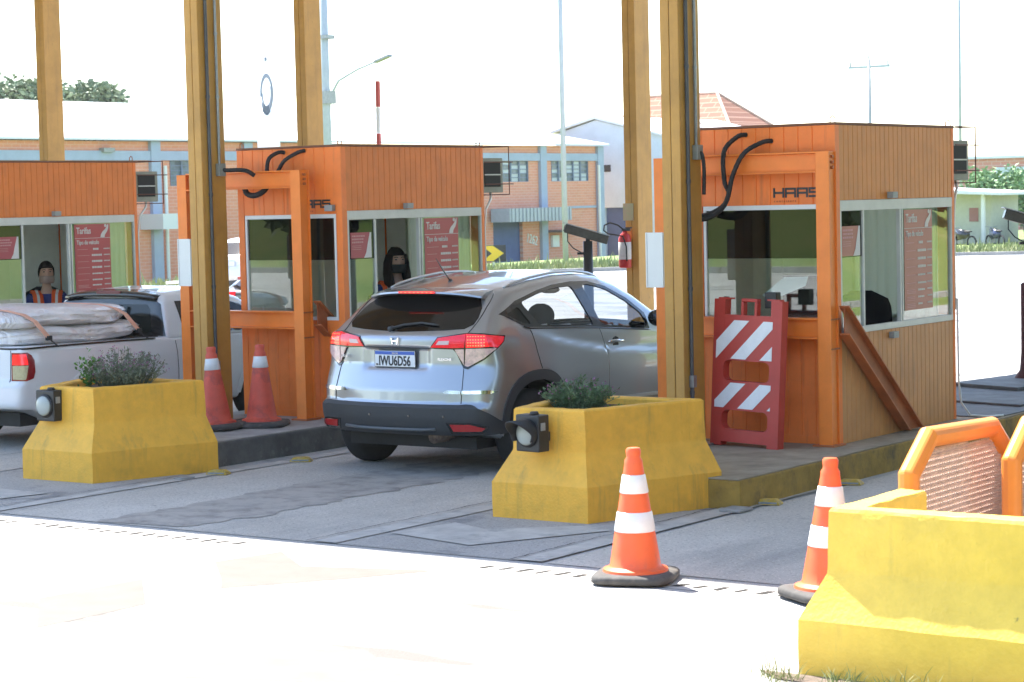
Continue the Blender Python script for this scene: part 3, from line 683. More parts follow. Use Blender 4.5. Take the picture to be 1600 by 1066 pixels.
    g.box((fx0, -.003, HEAD-.03), (fx1, .03, HEAD+.004)); g.box((fx0, -.003, SILL+.001), (fx1, .03, SILL+.03))
    g.box((fx0, -.003, SILL+.031), (fx0+.022, .03, HEAD-.031)); g.box((fx1-.022, -.003, SILL+.031), (fx1, .03, HEAD-.031))
    g.build('window_frame', M_white, t)
    MB().box((fx0+.023, .012, zf+.001), (fx1-.023, .016, HEAD-.032)).build('window_pane', M_film, t)
    MB().box((fx0+.023, .012, SILL+.032), (fx1-.023, .016, zf)).build('window_pane', M_glass, t)
    # lamps / sensors
    def lampbox(p, q): MB().box(p, q).build('wall_lamp', M_grey, t, bevel=.004)
    lampbox((.004, .86, HEAD+.035), (.055, .95, HEAD+.085))
    if not faded: lampbox((-.16, -.05, HEAD+.03), (-.07, -.004, HEAD+.085))
    else: lampbox((.004, .86, SILL-.12), (.05, .95, SILL-.07))
    # lettering, front fascia
    lt = MB(); s_, wd = .058, .078; x = -.512; z0 = 1.862
    for ch in 'HAAS':
        for (a, b) in HAAS[ch]:
            p = Vector((x+a[0]*wd, -.004, z0+a[1]*s_)); q = Vector((x+b[0]*wd, -.004, z0+b[1]*s_)); r_ = .008
            if abs(p.x-q.x) > 1e-4: lt.box((min(p.x,q.x)-r_, -.0055, p.z-r_), (max(p.x,q.x)+r_, -.0035, p.z+r_))
            else: lt.box((p.x-r_, -.0053, min(p.z,q.z)-r_), (p.x+r_, -.0034, max(p.z,q.z)+r_))
        x += wd+.022
    lt.build('lettering', M_dark, t)
    text('small_lettering', 'c o n t a i n e r s', .028, mat('dull_red_lettering', (.40,.07,.02), .6), t, (-.515, -.0035, z0-.042), (PI/2,0,0))
    # air conditioner behind
    a = MB().box((-.46, L+.01, 1.96), (-.03, L+.37, 2.29)); ac = a.build('air_conditioner', mat('aged_ac_casing', (.30,.30,.24), .6, noise=.2), t, bevel=.008)
    gr = MB().box((-.029, L+.06, 2.015), (-.024, L+.32, 2.245)); gr.build('grille', mat('ac_dark_grille', (.02,.02,.018), .8), ac)
    gr = MB()
    gr.box((-.0235, L+.06, 2.125), (-.018, L+.32, 2.137))
    gr.build('grille_bar', M_alu, ac)
    cg = MB(); cy0, cy1, cz0, cz1, cx = L+.0, L+.40, 1.94, 2.40, .02
    for pts in (((cx,cy0,cz0),(cx,cy1,cz0),(cx,cy1,cz1),(cx,cy0,cz1)), ((-.48,cy0,cz0),(-.48,cy1,cz0),(-.48,cy1,cz1),(-.48,cy0,cz1))):
        cg.tube(list(pts), .0055, 6)
    for z_ in (cz0, cz1): cg.tube([(cx,cy1,z_),(-.48,cy1,z_)], .0055, 6)
    for z_ in (2.04, 2.25): cg.tube([(cx+.004,cy0,z_),(cx+.004,cy1+.06,z_)], .006, 6)
    cg.build('cage', mat('rusty_brown_cage', (.14,.05,.03), .7), ac)
    MB().tube([(-.10,L+.25,1.98),(-.06,L+.20,1.90),(-.02,L+.06,1.80),(-.01,L+.02,1.62),(-.01,L+.02,.9)], .012, 8).build('drain_pipe', M_white, t, True)
    # lifting hooks on the roof corners
    for (hx, hy) in ((-.03,.03),(-W+.03,.03),(-.03,L-.03)):
        hk = MB(); hk.tube([(hx-.02,hy,Hh+.0),(hx-.02,hy,Hh+.04),(hx,hy,Hh+.055),(hx+.02,hy,Hh+.04),(hx+.02,hy,Hh+.0)], .005, 6)
        hk.build('lifting_hook', M_frm_d, t)
    # desk
    d = MB().box((-W+.05, .05, .80), (-.06, .55, .83)).box((-W+.05,.05,.06),(-W+.08,.5,.799)).box((-.10,.05,.06),(-.06,.5,.799)); d.build('desk', mat('grey_desk', (.30,.31,.32), .5, noise=.1), t)
    return t
b3 = booth('right hand orange booth with a tan side and an empty chair inside', -7.625, 14.87, M_tan, True)
b2 = booth('middle orange booth, a masked worker with long hair behind its side window', -12.478, 14.985, M_orgs)
b1 = booth('left hand orange booth cut by the picture edge, behind the white pickup', -17.33, 15.24, M_orgs)

dup(b1, (-2.775, 14.87, .207), label='orange booth copy added outside the picture to block light from the right')  # booth copy added out of view to cut light from the right
island('island to the right of the picture under the added fourth booth', -4.25, -2.45, 12.9, 24.5, M_conc, M_kyel)
# things on the desks
def monitor(label, loc, rz):
    t = thing('computer_monitor', label, 'monitor', loc, rz, group='monitors in the booths')
    MB().box((-.20,-.02,.10),(.20,.02,.42)).build('screen_housing', M_dark, t, bevel=.006)
    MB().box((-.185,.0205,.12),(.185,.0225,.40)).build('screen', M_rglass, t)
    MB().box((-.03,-.01,.01),(.03,.01,.10)).box((-.10,-.07,0),(.10,.07,.012)).build('stand', M_dark, t)
    return t
monitor('black monitor on the desk of the right booth', (-8.05, 15.20, 1.04), 0)
t = thing('printer', 'dark printer with cables on the desk of the right booth', 'printer', (-7.98, 15.08, 1.04))
MB().box((-.16,-.07,0),(.16,.07,.13)).build('printer_body', M_dark, t, bevel=.01); MB().box((-.12,-.072,.06),(.12,-.0705,.075)).build('paper_slot', M_grey, t)
tag(MB().add([(-8.31,14.97,1.32),(-8.16,15.05,1.455),(-7.96,15.06,1.46),(-7.96,15.01,1.39),(-8.14,14.97,1.315),(-8.28,14.96,1.305)], [(0,1,2,3,4,5)]).build('paper_sheet', mat('white_paper',(.8,.84,.85),.6), None), 'curled white sheet of paper behind the front glass of the right booth', 'paper')
def bottle(label, loc, m_, h, r, pump=False):
    t = thing('desk_bottle', label, 'bottle', loc, group='bottles on the booth desks')
    auto_smooth(MB().lathe([(r*.9,0),(r,.01),(r,h*.75),(r*.45,h*.88),(r*.42,h)],16).build('bottle_body', m_, t), 45)
    q = MB().cyl((0,0,h+.0005),(0,0,h+.02),r*.5,r*.5,12)
    if pump: q.cyl((0,0,h+.02),(0,0,h+.05),.004,.004,8).box((-.03,-.006,h+.05),(.008,.006,h+.06))
    q.build('bottle_cap', M_white, t); return t
bottle('short white pot on the desk of the right booth', (-8.70, 15.02, 1.04), M_white, .07, .025)
bottle('white cylinder on the desk of the middle booth', (-13.52, 15.10, 1.04), M_white, .12, .03)
bottle('pump bottle on the desk of the middle booth', (-13.26, 15.10, 1.04), mat('clear_gel', (.45,.5,.5), .2), .10, .025, True)
def office_chair(label, loc, rz):
    t = thing('office_chair', label, 'chair', loc, rz, group='chairs in the booths')
    prof = []
    rr = []
    for u in np.linspace(0, 1, 9):
        z = .50+.52*u; wd = .20+.045*math.sin(PI*u*.9); wd *= (1 if u < .8 else math.sqrt(max(.12, 1-((u-.8)/.2)**2*.85))); y = .20+.03*u-.03*math.sin(PI*u)
        rr.append([(wd*math.cos(a), y+.035*math.sin(a), z) for a in np.linspace(0, 2*PI, 20, endpoint=False)])
    MB().rings(rr).build('backrest', M_seat, t, True)
    MB().ellipsoid((0,0,.45),(.24,.24,.05),20,8).build('seat', M_seat, t, True)
    q = MB().cyl((0,0,.06),(0,0,.44),.025,.025,12)
    for k in range(5): q.tube([(0,0,.08),(.26*math.cos(k*2*PI/5),.26*math.sin(k*2*PI/5),.03)],[.02,.012],8)
    q.build('pedestal', M_dark, t); return t
office_chair('empty black office chair inside the right booth', (-8.15, 16.35, .26), PI*.0+.5)

# ---- portal guard frames in front of the booths
def hbeam(mb, p, q, w_, h_, tf=.012, up=(0,0,1)):
    """H section: two flanges and a web"""
    p, q = Vector(p), Vector(q); d = (q-p).normalized(); u = Vector(up); a = d.cross(u).normalized(); b = a.cross(d).normalized()
    for s in (-1, 1): mb.beam(p+b*s*(h_/2-tf/2), q+b*s*(h_/2-tf/2), w_, tf, up=up)
    mb.beam(p, q, tf*.8, h_-2*tf-.001, up=up)
def guard(label, xl, xr, y0):
    t = thing('guard_frame', label, 'guard frame', ((xl+xr)/2, y0, .207), group='orange guard frames before the booths')
    hw = (xr-xl)/2
    def post(cx, h):
        p = MB(); # flange plates face -Y / +Y, web between -> H profile with open side
        p.box((cx-.055, 0, 0), (cx+.055, .012, h)); p.box((cx-.055, .118, 0), (cx+.055, .13, h)); p.box((cx+.03, .013, 0), (cx+.040, .117, h))
        return p
    post(-hw+.055, 2.18).build('post', M_frm, t, bevel=.002); post(hw-.055, 2.19).build('post', M_frm, t, bevel=.002)
    for nm, z0, z1 in (('top_beam', 2.035, 2.19), ('middle_beam', .80, .955)):
        p = MB(); xa, xb = -hw+.111, hw-.111
        p.box((xa, .0, z0), (xb, .12, z0+.012)); p.box((xa, .0, z1-.012), (xb, .12, z1)); p.box((xa, .045, z0+.013), (xb, .053, z1-.013)); p.build(nm, M_frm, t, bevel=.002)
    X_ = hw+.002
    bo = MB().prism([(.135,1.03),(.135,.84),(1.17,.015),(1.39,.015)], 'x', X_+.036, X_+.044).build('brace', mat('rusty_orange_brace', (.40,.105,.028), .5, noise=.35, nscale=4), t)
    MB().prism([(.135,1.044),(.135,1.031),(1.390,.016),(1.408,.016)], 'x', X_, X_+.085).build('brace_flange', M_frm_d, bo)
    MB().prism([(.135,.839),(.135,.826),(1.150,.016),(1.168,.016)], 'x', X_, X_+.085).build('brace_flange', M_frm_d, bo)
    b = MB()
    for z in (1.10-.16, .72): b.box((hw+.001, .0, z), (hw+.006, .13, z+.012))
    for z in (2.07, 2.11, 2.15): b.cyl((hw-.014, .065, z), (hw+.006, .065, z), .012, .012, 10)
    b.build('bolts', M_frm_d, t)
    MB().box((hw-.15,-.03,.0),(hw+.03,.16,.014)).build('base_plate', M_frm_d, t)
    return t
guard('orange portal frame with brace before the right booth, behind the striped barrier', -9.112, -7.60, 14.72)
guard('orange portal frame with brace before the middle booth, beside the grey car', -14.193, -12.725, 14.72)
# black hoses from fascia
def hose(label, pts, r=.017):
    P = [Vector(p) for p in pts]; out = []
    for i in range(len(P)-1):
        p0, p1, p2, p3 = P[max(i-1,0)], P[i], P[i+1], P[min(i+2,len(P)-1)]
        for k in range(8):
            u = k/8; out.append(.5*((2*p1)+(-p0+p2)*u+(2*p0-5*p1+4*p2-p3)*u*u+(-p0+3*p1-3*p2+p3)*u**3))
    out.append(P[-1])
    rs = [r*(1+.10*(i % 2)) for i in range(len(out))]
    return tag(MB().tube(out, rs, 10).build('corrugated_hose', M_blk, None, True), label, 'hose', 'black hoses on the booth fronts')
hose('black hose hanging from the right booth fascia, left one of the pair', [(-8.37,14.87,2.545),(-8.41,14.80,2.53),(-8.47,14.70,2.42),(-8.46,14.68,2.2),(-8.43,14.69,2.10),(-8.50,14.70,2.0),(-8.64,14.66,1.94),(-8.80,14.62,1.96)])
hose('black hose hanging from the right booth fascia, right one of the pair', [(-8.15,14.87,2.49),(-8.20,14.80,2.48),(-8.30,14.70,2.40),(-8.38,14.67,2.24),(-8.42,14.66,2.08),(-8.49,14.67,1.98),(-8.62,14.63,1.91),(-8.80,14.60,1.93)])
hose('black hose emerging from the column before the right booth, near the fascia', [(-8.54,14.40,2.42),(-8.50,14.42,2.40),(-8.49,14.43,2.31),(-8.49,14.43,2.2),(-8.50,14.44,2.1)], .014)
hose('black hose emerging from the middle booth fascia, left one of the pair', [(-13.12,14.985,2.56),(-13.15,14.93,2.56),(-13.20,14.86,2.50),(-13.21,14.84,2.36)])
hose('black hose emerging from the middle booth fascia, right one of the pair', [(-12.88,14.985,2.57),(-12.93,14.93,2.55),(-13.02,14.86,2.48),(-13.09,14.84,2.37)])
hose('short black hose running from the column junction box towards the middle booth', [(-13.38,14.40,2.42),(-13.32,14.44,2.41),(-13.24,14.50,2.41),(-13.19,14.56,2.40),(-13.16,14.62,2.36)], .018)
hose('black hose loop sagging below the top beam of the middle frame', [(-13.48,14.84,2.30),(-13.42,14.80,2.21),(-13.32,14.79,2.185),(-13.22,14.80,2.22),(-13.18,14.84,2.30)], .024)

# ---- barrier board
t = thing('barrier_board', 'red plastic barrier with white diagonal stripes leaning before the right booth', 'barrier', (-8.20, 14.44, .209), -.14)
t.rotation_euler = (-.05, .025, -.14)
hw, Hb, th = .315, 1.10, .075
def panel_with_holes(mb, y0, y1):
    # outline split into boxes round two rounded windows
    holes = [(.125, .27), (.49, .643)]
    xs = (-hw, -.215, .215, hw)
    mb.box((xs[0], y0, .0), (xs[1], y1, Hb)); mb.box((xs[2], y0, 0), (xs[3], y1, Hb))
    zc = [0, *[q for h_ in holes for q in h_], .985]
    for i in range(0, len(zc), 2): mb.box((xs[1], y0+.0008, max(zc[i], .03)), (xs[2], y1-.0008, zc[i+1]))
    for (a, b) in holes:     # rounded corners
        for sx in (-1, 1):
            for (zz, sz) in ((a, 1), (b, -1)):
                c = (sx*(.215-.05), zz+sz*.05); pts = [(sx*.216, zz-sz*.001)]
                for k in range(7):
                    an = k/6*PI/2; pts.append((c[0]+sx*.05*math.cos(an), c[1]-sz*.05*math.sin(an)))
                mb.prism(pts if sx*sz > 0 else pts[::-1], 'y', y0+.0016, y1-.0016)
mb = MB(); panel_with_holes(mb, 0, th)
for a, b in ((-.285,-.17), (.17,.285)): mb.box((a, .01, Hb), (b, th-.01, Hb+.012))
mb.build('board_body', M_red, t)
hd = MB()
for a, b, c, d_ in ((-.075,.97,-.05,1.085),(.05,.97,.075,1.085),(-.075,1.085,.075,1.11)): hd.box((a,.012,b),(c,th-.012,d_))
hd.build('handle', M_red, t, bevel=.006)
mb = MB()
for a in (-.25,.20): mb.box((a,.025,Hb+.0121),(a+.04,th-.03,Hb+.018))
mb.build('socket', M_dark, t)
def clip_stripe(z0, z1, offs, wd, sl):
    mb = MB()
    for o in offs:
        q = [(o, z0), (o+wd, z0), (o+wd+sl*(z1-z0), z1), (o+sl*(z1-z0), z1)]
        # clip in x
        def clip(poly, lim, keep):
            out = []
            for i in range(len(poly)):
                p, r_ = poly[i], poly[(i+1) % len(poly)]; ip, ir = keep(p[0]), keep(r_[0])
                if ip: out.append(p)
                if ip != ir: u = (lim-p[0])/(r_[0]-p[0]); out.append((lim, p[1]+u*(r_[1]-p[1])))
            return out
        q = clip(q, -.285, lambda x: x >= -.285); q = clip(q, .235, lambda x: x <= .235) if q else q
        if len(q) > 2: mb.prism(q, 'y', -.003, -.0005)
    return mb
clip_stripe(.655, .945, (-.42, -.148, .124), .14, 1.03).build('reflective_stripe', M_refw, t)
clip_stripe(.285, .475, (-.34, -.067, .205), .14, 1.06).build('reflective_stripe', M_refw, t)
t = tag(MB().box((-7.98-.1,14.585,1.24),(-7.98+.0,14.66,1.36)).build('speaker_box', M_dark, None, bevel=.006), 'small black box fixed behind the top of the striped barrier', 'box')

# ---- road studs
def stud(label, x, y, rz):
    t = thing('road_stud', label, 'road stud', (x, y, .006), rz, group='yellow road studs along the kerbs')
    MB().rings([[(-.09+d, -.05+d*.6, z),(.09-d, -.05+d*.6, z),(.09-d, .05-d*.6, z),(-.09+d, .05-d*.6, z)] for d, z in ((0,0),(.004,.012),(.03,.035),(.038,.038))]).build('stud_body', mat('worn_yellow_stud', (.55,.36,.04), .6, noise=.4, nscale=20, stain=((.25,.23,.20), 16, .5, .62, .8)), t, bevel=.003)
    MB().box((-.07,-.0495,.008),(.07,-.0440,.020)).build('reflector', M_grey, t)
    return t
stud('yellow road stud beside the left planter, nearest the dark kerb end', -11.92, 12.72, .3)
stud('yellow road stud by the dark kerb behind the left planter, nearer the grey car', -11.88, 13.66, .5)
stud('yellow road stud by the yellow kerb just right of the middle planter', -7.25, 13.10, .2)
stud('yellow road stud by the yellow kerb behind the half hidden cone', -7.22, 14.25, .2)
tag(MB().box((-7.36,12.62,.008),(-7.20,12.80,.03)).build('concrete_chip', M_conc, None, bevel=.008), 'pale broken chip of concrete on the lane beside the middle planter', 'debris')
tag(MB().box((-12.02,12.32,.008),(-11.92,12.46,.022)).build('concrete_chip', M_conc, None, bevel=.006), 'pale broken chip of concrete beside the left planter', 'debris')

# ---- orange mesh guards behind the foreground planter
def mesh_guard(label, x, y0, sc_=1.0):
    t = thing('mesh_guard', label, 'guard', (x, y0, 0), group='orange tubular mesh guards')
    # outline in (y,z): chamfered top
    out = [(0,.05),(0,.788),(.25,.973),(1.02,.950),(1.26,.760),(1.26,.05)]
    tw = .125
    def inset(poly, d):
        n = len(poly); o = []
        for i in range(n):
            p0, p1, p2 = Vector(poly[i-1]), Vector(poly[i]), Vector(poly[(i+1) % n]); e1 = (p1-p0).normalized(); e2 = (p2-p1).normalized()
            n1 = Vector((e1.y, -e1.x)); n2 = Vector((e2.y, -e2.x)); b = (n1+n2).normalized(); q = p1+b*d/max(.3, b.dot(n1)); o.append((q.x, q.y))
        return o
    prof = [(0, .0), (.010, .035), (.04, .05), (.078, .045), (.10, .02), (.10, -.02), (.078, -.045), (.04, -.05), (.010, -.035)]
    rings = [[(o_, *p) for p in inset(out, d)] for d, o_ in prof]
    mb = MB(); N = len(out); 
    for r_ in rings: mb.v += r_
    for i in range(len(rings)):
        for k in range(N):
            k2 = (k+1) % N; i2 = (i+1) % len(rings); mb.f.append((i*N+k, i*N+k2, i2*N+k2, i2*N+k))
    MMg = mat('bright_orange_guard_paint', (.85,.27,.04), .4, noise=.06, stain=((.14,.05,.03), 11, .72, .735, .9))
    mb.build('tube_frame', MMg, t, bevel=.012)
    inn = inset(out, .103)
    # woven mesh: two families of wavy wires
    wire = MB(); P = .027
    def inside(y, z):
        s = False
        for i in range(len(inn)):
            (y1, z1), (y2, z2) = inn[i], inn[(i+1) % len(inn)]
            if (z1 > z) != (z2 > z) and y < (y2-y1)*(z-z1)/(z2-z1)+y1: s = not s
        return s
    for fam in (0, 1):
        for c in np.arange(.1, 1.3, P):
            run = []
            for i, s in enumerate(np.arange(.05, 1.35, P/2)):
                y, z = (s, c) if fam == 0 else (c, s)
                if inside(y, z): run.append(((1 if (i//1) % 2 == 0 else -1)*.006*(1 if fam == 0 else -1), y, z))
                else:
                    if len(run) > 1: wire.tube(run, .0062, 5, False)
                    run = []
            if len(run) > 1: wire.tube(run, .0062, 5, False)
    wire.build('wire_mesh', mat('pinkish_rusty_wire', (.60,.42,.33), .6, noise=.3, nscale=25), t)
    return t
mesh_guard('orange octagonal frame with woven wire mesh standing behind the foreground planter', -4.50, 9.43)
mesh_guard('second orange mesh frame cut by the right edge of the picture', -4.28, 10.12)

# ---- weeds at lower right
gr = MB()
for i in range(700):
    x = random.uniform(-4.7, -3.2); y = 8.42 - abs(random.gauss(0, .07)) - (x+4.7)*0.02
    d = Vector((random.gauss(0,.35), random.gauss(0,.3), 1)).normalized(); ln = random.uniform(.03,.11)*(1.4 if random.random() < .15 else 1)
    if math.sin(x*9)+math.sin(x*23) < -.6: continue
    s = Vector((random.uniform(-1,1), random.uniform(-1,1), 0)).normalized()*.0022; p = Vector((x, y, 0)); b = Vector((d.x, d.y, -.2))*ln*.35
    gr.add([p-s, p+s, p+d*ln*.6+s*.7, p+d*ln+b, p+d*ln*.6-s*.7], [(0,1,2,3,4)])
o = gr.build('grass_tufts', mat('straw_green_grass', (.14,.20,.05), .7, col2=(.34,.31,.14), nscale=12), None); kind(o, 'stuff'); o['label'] = 'straw coloured grass tufts growing along the foot of the foreground planter'
flat('soil_strip', [(-4.75, 8.48), (-4.6, 8.36), (-4.2, 8.34), (-3.7, 8.25), (-2, 8.2), (-2, 8.5)], .006, mat('brown_soil', (.16,.12,.09), .95, noise=.4, nscale=20, bump=.8))

# ================================================================ vehicles: smooth implicit hulls
def smx(a, b, k):
    h = np.clip(.5+.5*(a-b)/k, 0, 1); return b+(a-b)*h+k*h*(1-h)
def sst(a, b, x):
    t = np.clip((x-a)/(b-a), 0, 1); return t*t*(3-2*t)
I_ = np.interp
def f_suv(x, y, z):
    ax = np.abs(x)
    B = I_(z, [.2,.28,.36,.45,.54,.56,.66,.75,.85,.98,1.05,1.08,1.12,1.34,1.40,1.6], [.16,.10,.04,.015,.01,.045,.055,.085,.12,.125,.13,.15,.21,.50,.56,.8])
    B = B+.20*np.maximum(ax/.885, 0)**2.6 + .022*sst(.345,.27,ax)*sst(.79,.845,z)*sst(.985,.97,z)
    T = I_(y, [0,.45,.55,.8,1.1,1.45,1.75,2.0,2.2,2.4,2.95,3.2,3.6,3.8], [1.30,1.375,1.40,1.445,1.49,1.52,1.52,1.495,1.435,1.34,1.00,.96,.85,.66])-.05*(ax/.7)**2
    w_ = I_(z, [.15,.3,.42,.6,.72,.85,.98,1.06,1.12,1.3,1.45,1.6], [.80,.85,.872,.882,.885,.878,.862,.845,.822,.735,.655,.56])
    zl = I_(y, [0,.9,1.3,1.8,2.4,3.2,4.3], [1.2,1.06,.98,.90,.86,.84,.84])
    w_ = w_-.018*sst(zl-.05, zl, z)*sst(.7,1.1,y)+.018*sst(zl, zl+.12, z)*sst(.7,1.1,y)*.6
    w_ = w_+(np.exp(-((y-.76)/.36)**2)+np.exp(-((y-3.0)/.36)**2))*.022*sst(1.0,.7,z)*sst(.3,.5,z)
    w_ = w_*I_(y, [-.2,0,.3,.6,1.0,2.8,3.3,3.75], [.86,.885,.945,.985,1.,1.,.97,.86])-.05*sst(1.0,1.35,z)*sst(1.2,.3,y)
    w_ = w_-.03*np.exp(-((z-.83)/.09)**2)*sst(.35,.15,y)
    F = 3.75-.25*(ax/.885)**3-.02
    Z = I_(y, [0,.3,.5,3.3,3.8], [.33,.31,.25,.22,.25])
    f = smx(ax-w_, B-y, .10); f = smx(f, z-T, .09); f = smx(f, y-F, .12); return smx(f, Z-z, .05)
def f_bed(x, y, z):
    ax = np.abs(x)
    B = I_(z, [.3,.40,.60,.615,.9,1.0], [.05,.0,.0,.045,.06,.07])+.07*(ax/.8)**3
    T = I_(y, [0,1.7,1.9,2.9,3.8,4.1], [.925,.905,.90,.89,.82,.65])
    w_ = I_(z, [.2,.35,.5,.75,.92,1.0], [.72,.775,.795,.80,.775,.76])*I_(y, [0,.3,3.4,4.0], [.975,1,1,.9])
    Z = I_(y, [0,.25,.5,3.5,4.1], [.38,.36,.26,.24,.3])
    f = smx(ax-w_, B-y, .06); f = smx(f, z-T, .03); f = smx(f, y-(4.0-.2*(ax/.8)**3), .1); return smx(f, Z-z, .05)
def f_cab(x, y, z):
    ax = np.abs(x)
    B = I_(z, [.8,.9,1.30,1.45], [1.86,1.87,1.96,2.07]); T = I_(y, [1.8,1.97,2.3,2.7,3.0,3.7], [1.29,1.335,1.355,1.34,1.27,.85])-.05*(ax/.65)**2
    w_ = I_(z, [.8,.9,1.1,1.38], [.785,.775,.72,.62])
    f = smx(ax-w_, B-y, .07); f = smx(f, z-T, .08); f = smx(f, y-3.75, .05); return smx(f, .86-z, .01)
def bis(f, O, D, t1, n=34):
    a = np.zeros(len(O)); b = np.full(len(O), t1)
    for _ in range(n):
        m_ = (a+b)/2; P = O+D*m_[:, None]; ins = f(P[:,0], P[:,1], P[:,2]) < 0
        a = np.where(ins, m_, a); b = np.where(ins, b, m_)
    return O+D*a[:, None]
def grad(f, P):
    e = .004; g = []
    for k in range(3):
        d = np.zeros(3); d[k] = e; A = P+d; Bq = P-d; g.append(f(A[:,0],A[:,1],A[:,2])-f(Bq[:,0],Bq[:,1],Bq[:,2]))
    g = np.array(g).T; return g/np.maximum(1e-9, np.linalg.norm(g, axis=1))[:, None]
def side_P(f, s):
    def P(uv):
        uv = np.asarray(uv, float); O = np.stack([np.full(len(uv), .12*s), uv[:,0], uv[:,1]], 1); D = np.tile(np.array([s, 0, 0.]), (len(uv), 1)); return bis(f, O, D, 1.2)
    return P
def cyl_P(f, yc=1.1):
    def P(uv):
        uv = np.asarray(uv, float); th = np.radians(uv[:,0]); O = np.stack([0*th, 0*th+yc, uv[:,1]], 1); D = np.stack([np.sin(th), -np.cos(th), 0*th], 1); return bis(f, O, D, 2.2)
    return P
def rear_P(f, yc=1.3):
    def P(uv):
        uv = np.asarray(uv, float); n = len(uv); O = np.stack([uv[:,0], np.full(n, yc), uv[:,1]], 1); D = np.tile(np.array([0,-1.,0]), (n,1)); return bis(f, O, D, 2.0)
    return P
def top_P(f, zc=.9):
    def P(uv):
        uv = np.asarray(uv, float); n = len(uv); O = np.stack([uv[:,0], uv[:,1], np.full(n, zc)], 1); D = np.tile(np.array([0,0,1.]), (n,1)); return bis(f, O, D, 1.2)
    return P
def th(f, x, z, yc=1.1):
    p = rear_P(f)([(x, z)])[0]; return math.degrees(math.atan2(x, yc-p[1]))
def inpoly(p, poly):
    x, y = p; s = False
    for i in range(len(poly)):
        (x1, y1), (x2, y2) = poly[i], poly[(i+1) % len(poly)]
        if (y1 > y) != (y2 > y) and x < (x2-x1)*(y-y1)/(y2-y1)+x1: s = not s
    return s
def resamp(poly, step, sx=1.0, closed=True):
    o = []
    for i in range(len(poly) if closed else len(poly)-1):
        a, b = poly[i], poly[(i+1) % len(poly)]; L = math.hypot((b[0]-a[0])*sx, b[1]-a[1]); k = max(1, int(round(L/step)))
        for j in range(k): o.append((a[0]+(b[0]-a[0])*j/k, a[1]+(b[1]-a[1])*j/k))
    if not closed: o.append(poly[-1])
    return o
def shrink(poly, d):
    n = len(poly); A = sum(poly[i][0]*poly[(i+1)%n][1]-poly[(i+1)%n][0]*poly[i][1] for i in range(n)); sg = 1 if A > 0 else -1; o = []
    for i in range(n):
        p0, p1, p2 = Vector(poly[i-1]), Vector(poly[i]), Vector(poly[(i+1) % n]); e1 = (p1-p0).normalized(); e2 = (p2-p1).normalized()
        n1 = Vector((-e1.y, e1.x)); n2 = Vector((-e2.y, e2.x)); b = n1+n2
        if b.length < 1e-3: b = n1
        b.normalize(); q = p1+b*sg*d/max(.35, b.dot(n1)); o.append((q.x, q.y))
    return o
def rounded(poly, r=.2, k=4):
    o = []
    n = len(poly)
    for i in range(n):
        p0, p1, p2 = Vector(poly[i-1]), Vector(poly[i]), Vector(poly[(i+1) % n]); a = p1.lerp(p0, min(.45, r/max(1e-6,(p0-p1).length))); b = p1.lerp(p2, min(.45, r/max(1e-6,(p2-p1).length)))
        for j in range(k+1): t_ = j/k; q = a*(1-t_)**2+p1*2*t_*(1-t_)+b*t_*t_; o.append((q.x, q.y))
    return o
def patch(name, mat_, parent, f, P, outline, off=.003, thick=.01, step=.03, sx=1.0, holes=(), deg=35):
    if sx != 1.0:
        P_ = P; k_ = 1/sx; P = lambda uv: P_(np.asarray(uv, float)*np.array([k_, 1.0])); outline = [(p[0]*sx, p[1]) for p in outline]; holes = [[(p[0]*sx, p[1]) for p in h_] for h_ in holes]; sx = 1.0
    ol = resamp(outline, step, sx); vs = [Vector(p) for p in ol]; ed = [(i, (i+1) % len(ol)) for i in range(len(ol))]
    hs = []
    for h_ in holes:
        q = resamp(h_, step, sx); n0 = len(vs); vs += [Vector(p) for p in q]; ed += [(n0+i, n0+(i+1) % len(q)) for i in range(len(q))]; hs.append(q)
    u0, u1 = min(p[0] for p in ol), max(p[0] for p in ol); v0, v1 = min(p[1] for p in ol), max(p[1] for p in ol)
    in1 = shrink(outline, 0)
    for u in np.arange(u0, u1, step*1.0/sx):
        for v in np.arange(v0, v1, step):
            p = (float(u)+1e-4, float(v)+1e-4)
            if inpoly(p, ol) and not any(inpoly(p, q) for q in hs): vs.append(Vector(p))
    res = delaunay_2d_cdt(vs, ed, [], 0, 1e-6); V2, F = res[0], res[2]
    pts = np.array([(v.x, v.y) for v in V2]); keep = []
    for t_ in F:
        c = pts[list(t_)].mean(0)
        if inpoly(c, ol) and not any(inpoly(c, q) for q in hs): keep.append(list(t_))
    P3 = P(pts); N = grad(f, P3); A = P3+N*off
    # smoothed normals come from fine triangles; skirt along boundary
    from collections import Counter
    ec = Counter(); 
    for t_ in keep:
        for i in range(len(t_)): a, b = t_[i], t_[(i+1) % len(t_)]; ec[(min(a,b), max(a,b))] += 1
    faces = [tuple(t_) for t_ in keep]; V = [tuple(p) for p in A]
    if thick:
        low = {}
        for t_ in keep:
            for i in range(len(t_)):
                a, b = t_[i], t_[(i+1) % len(t_)]
                if ec[(min(a,b), max(a,b))] == 1:
                    for q in (a, b):
                        if q not in low: low[q] = len(V); V.append(tuple(P3[q]+N[q]*(off-thick)))
                    faces.append((b, a, low[a], low[b]))
    mb = MB(); mb.add(V, faces); o = mb.build(name, mat_, parent)
    used = set(i for t_ in faces for i in t_)
    return auto_smooth(o, deg)
def mirror(poly): return [(-p[0], p[1]) for p in poly]
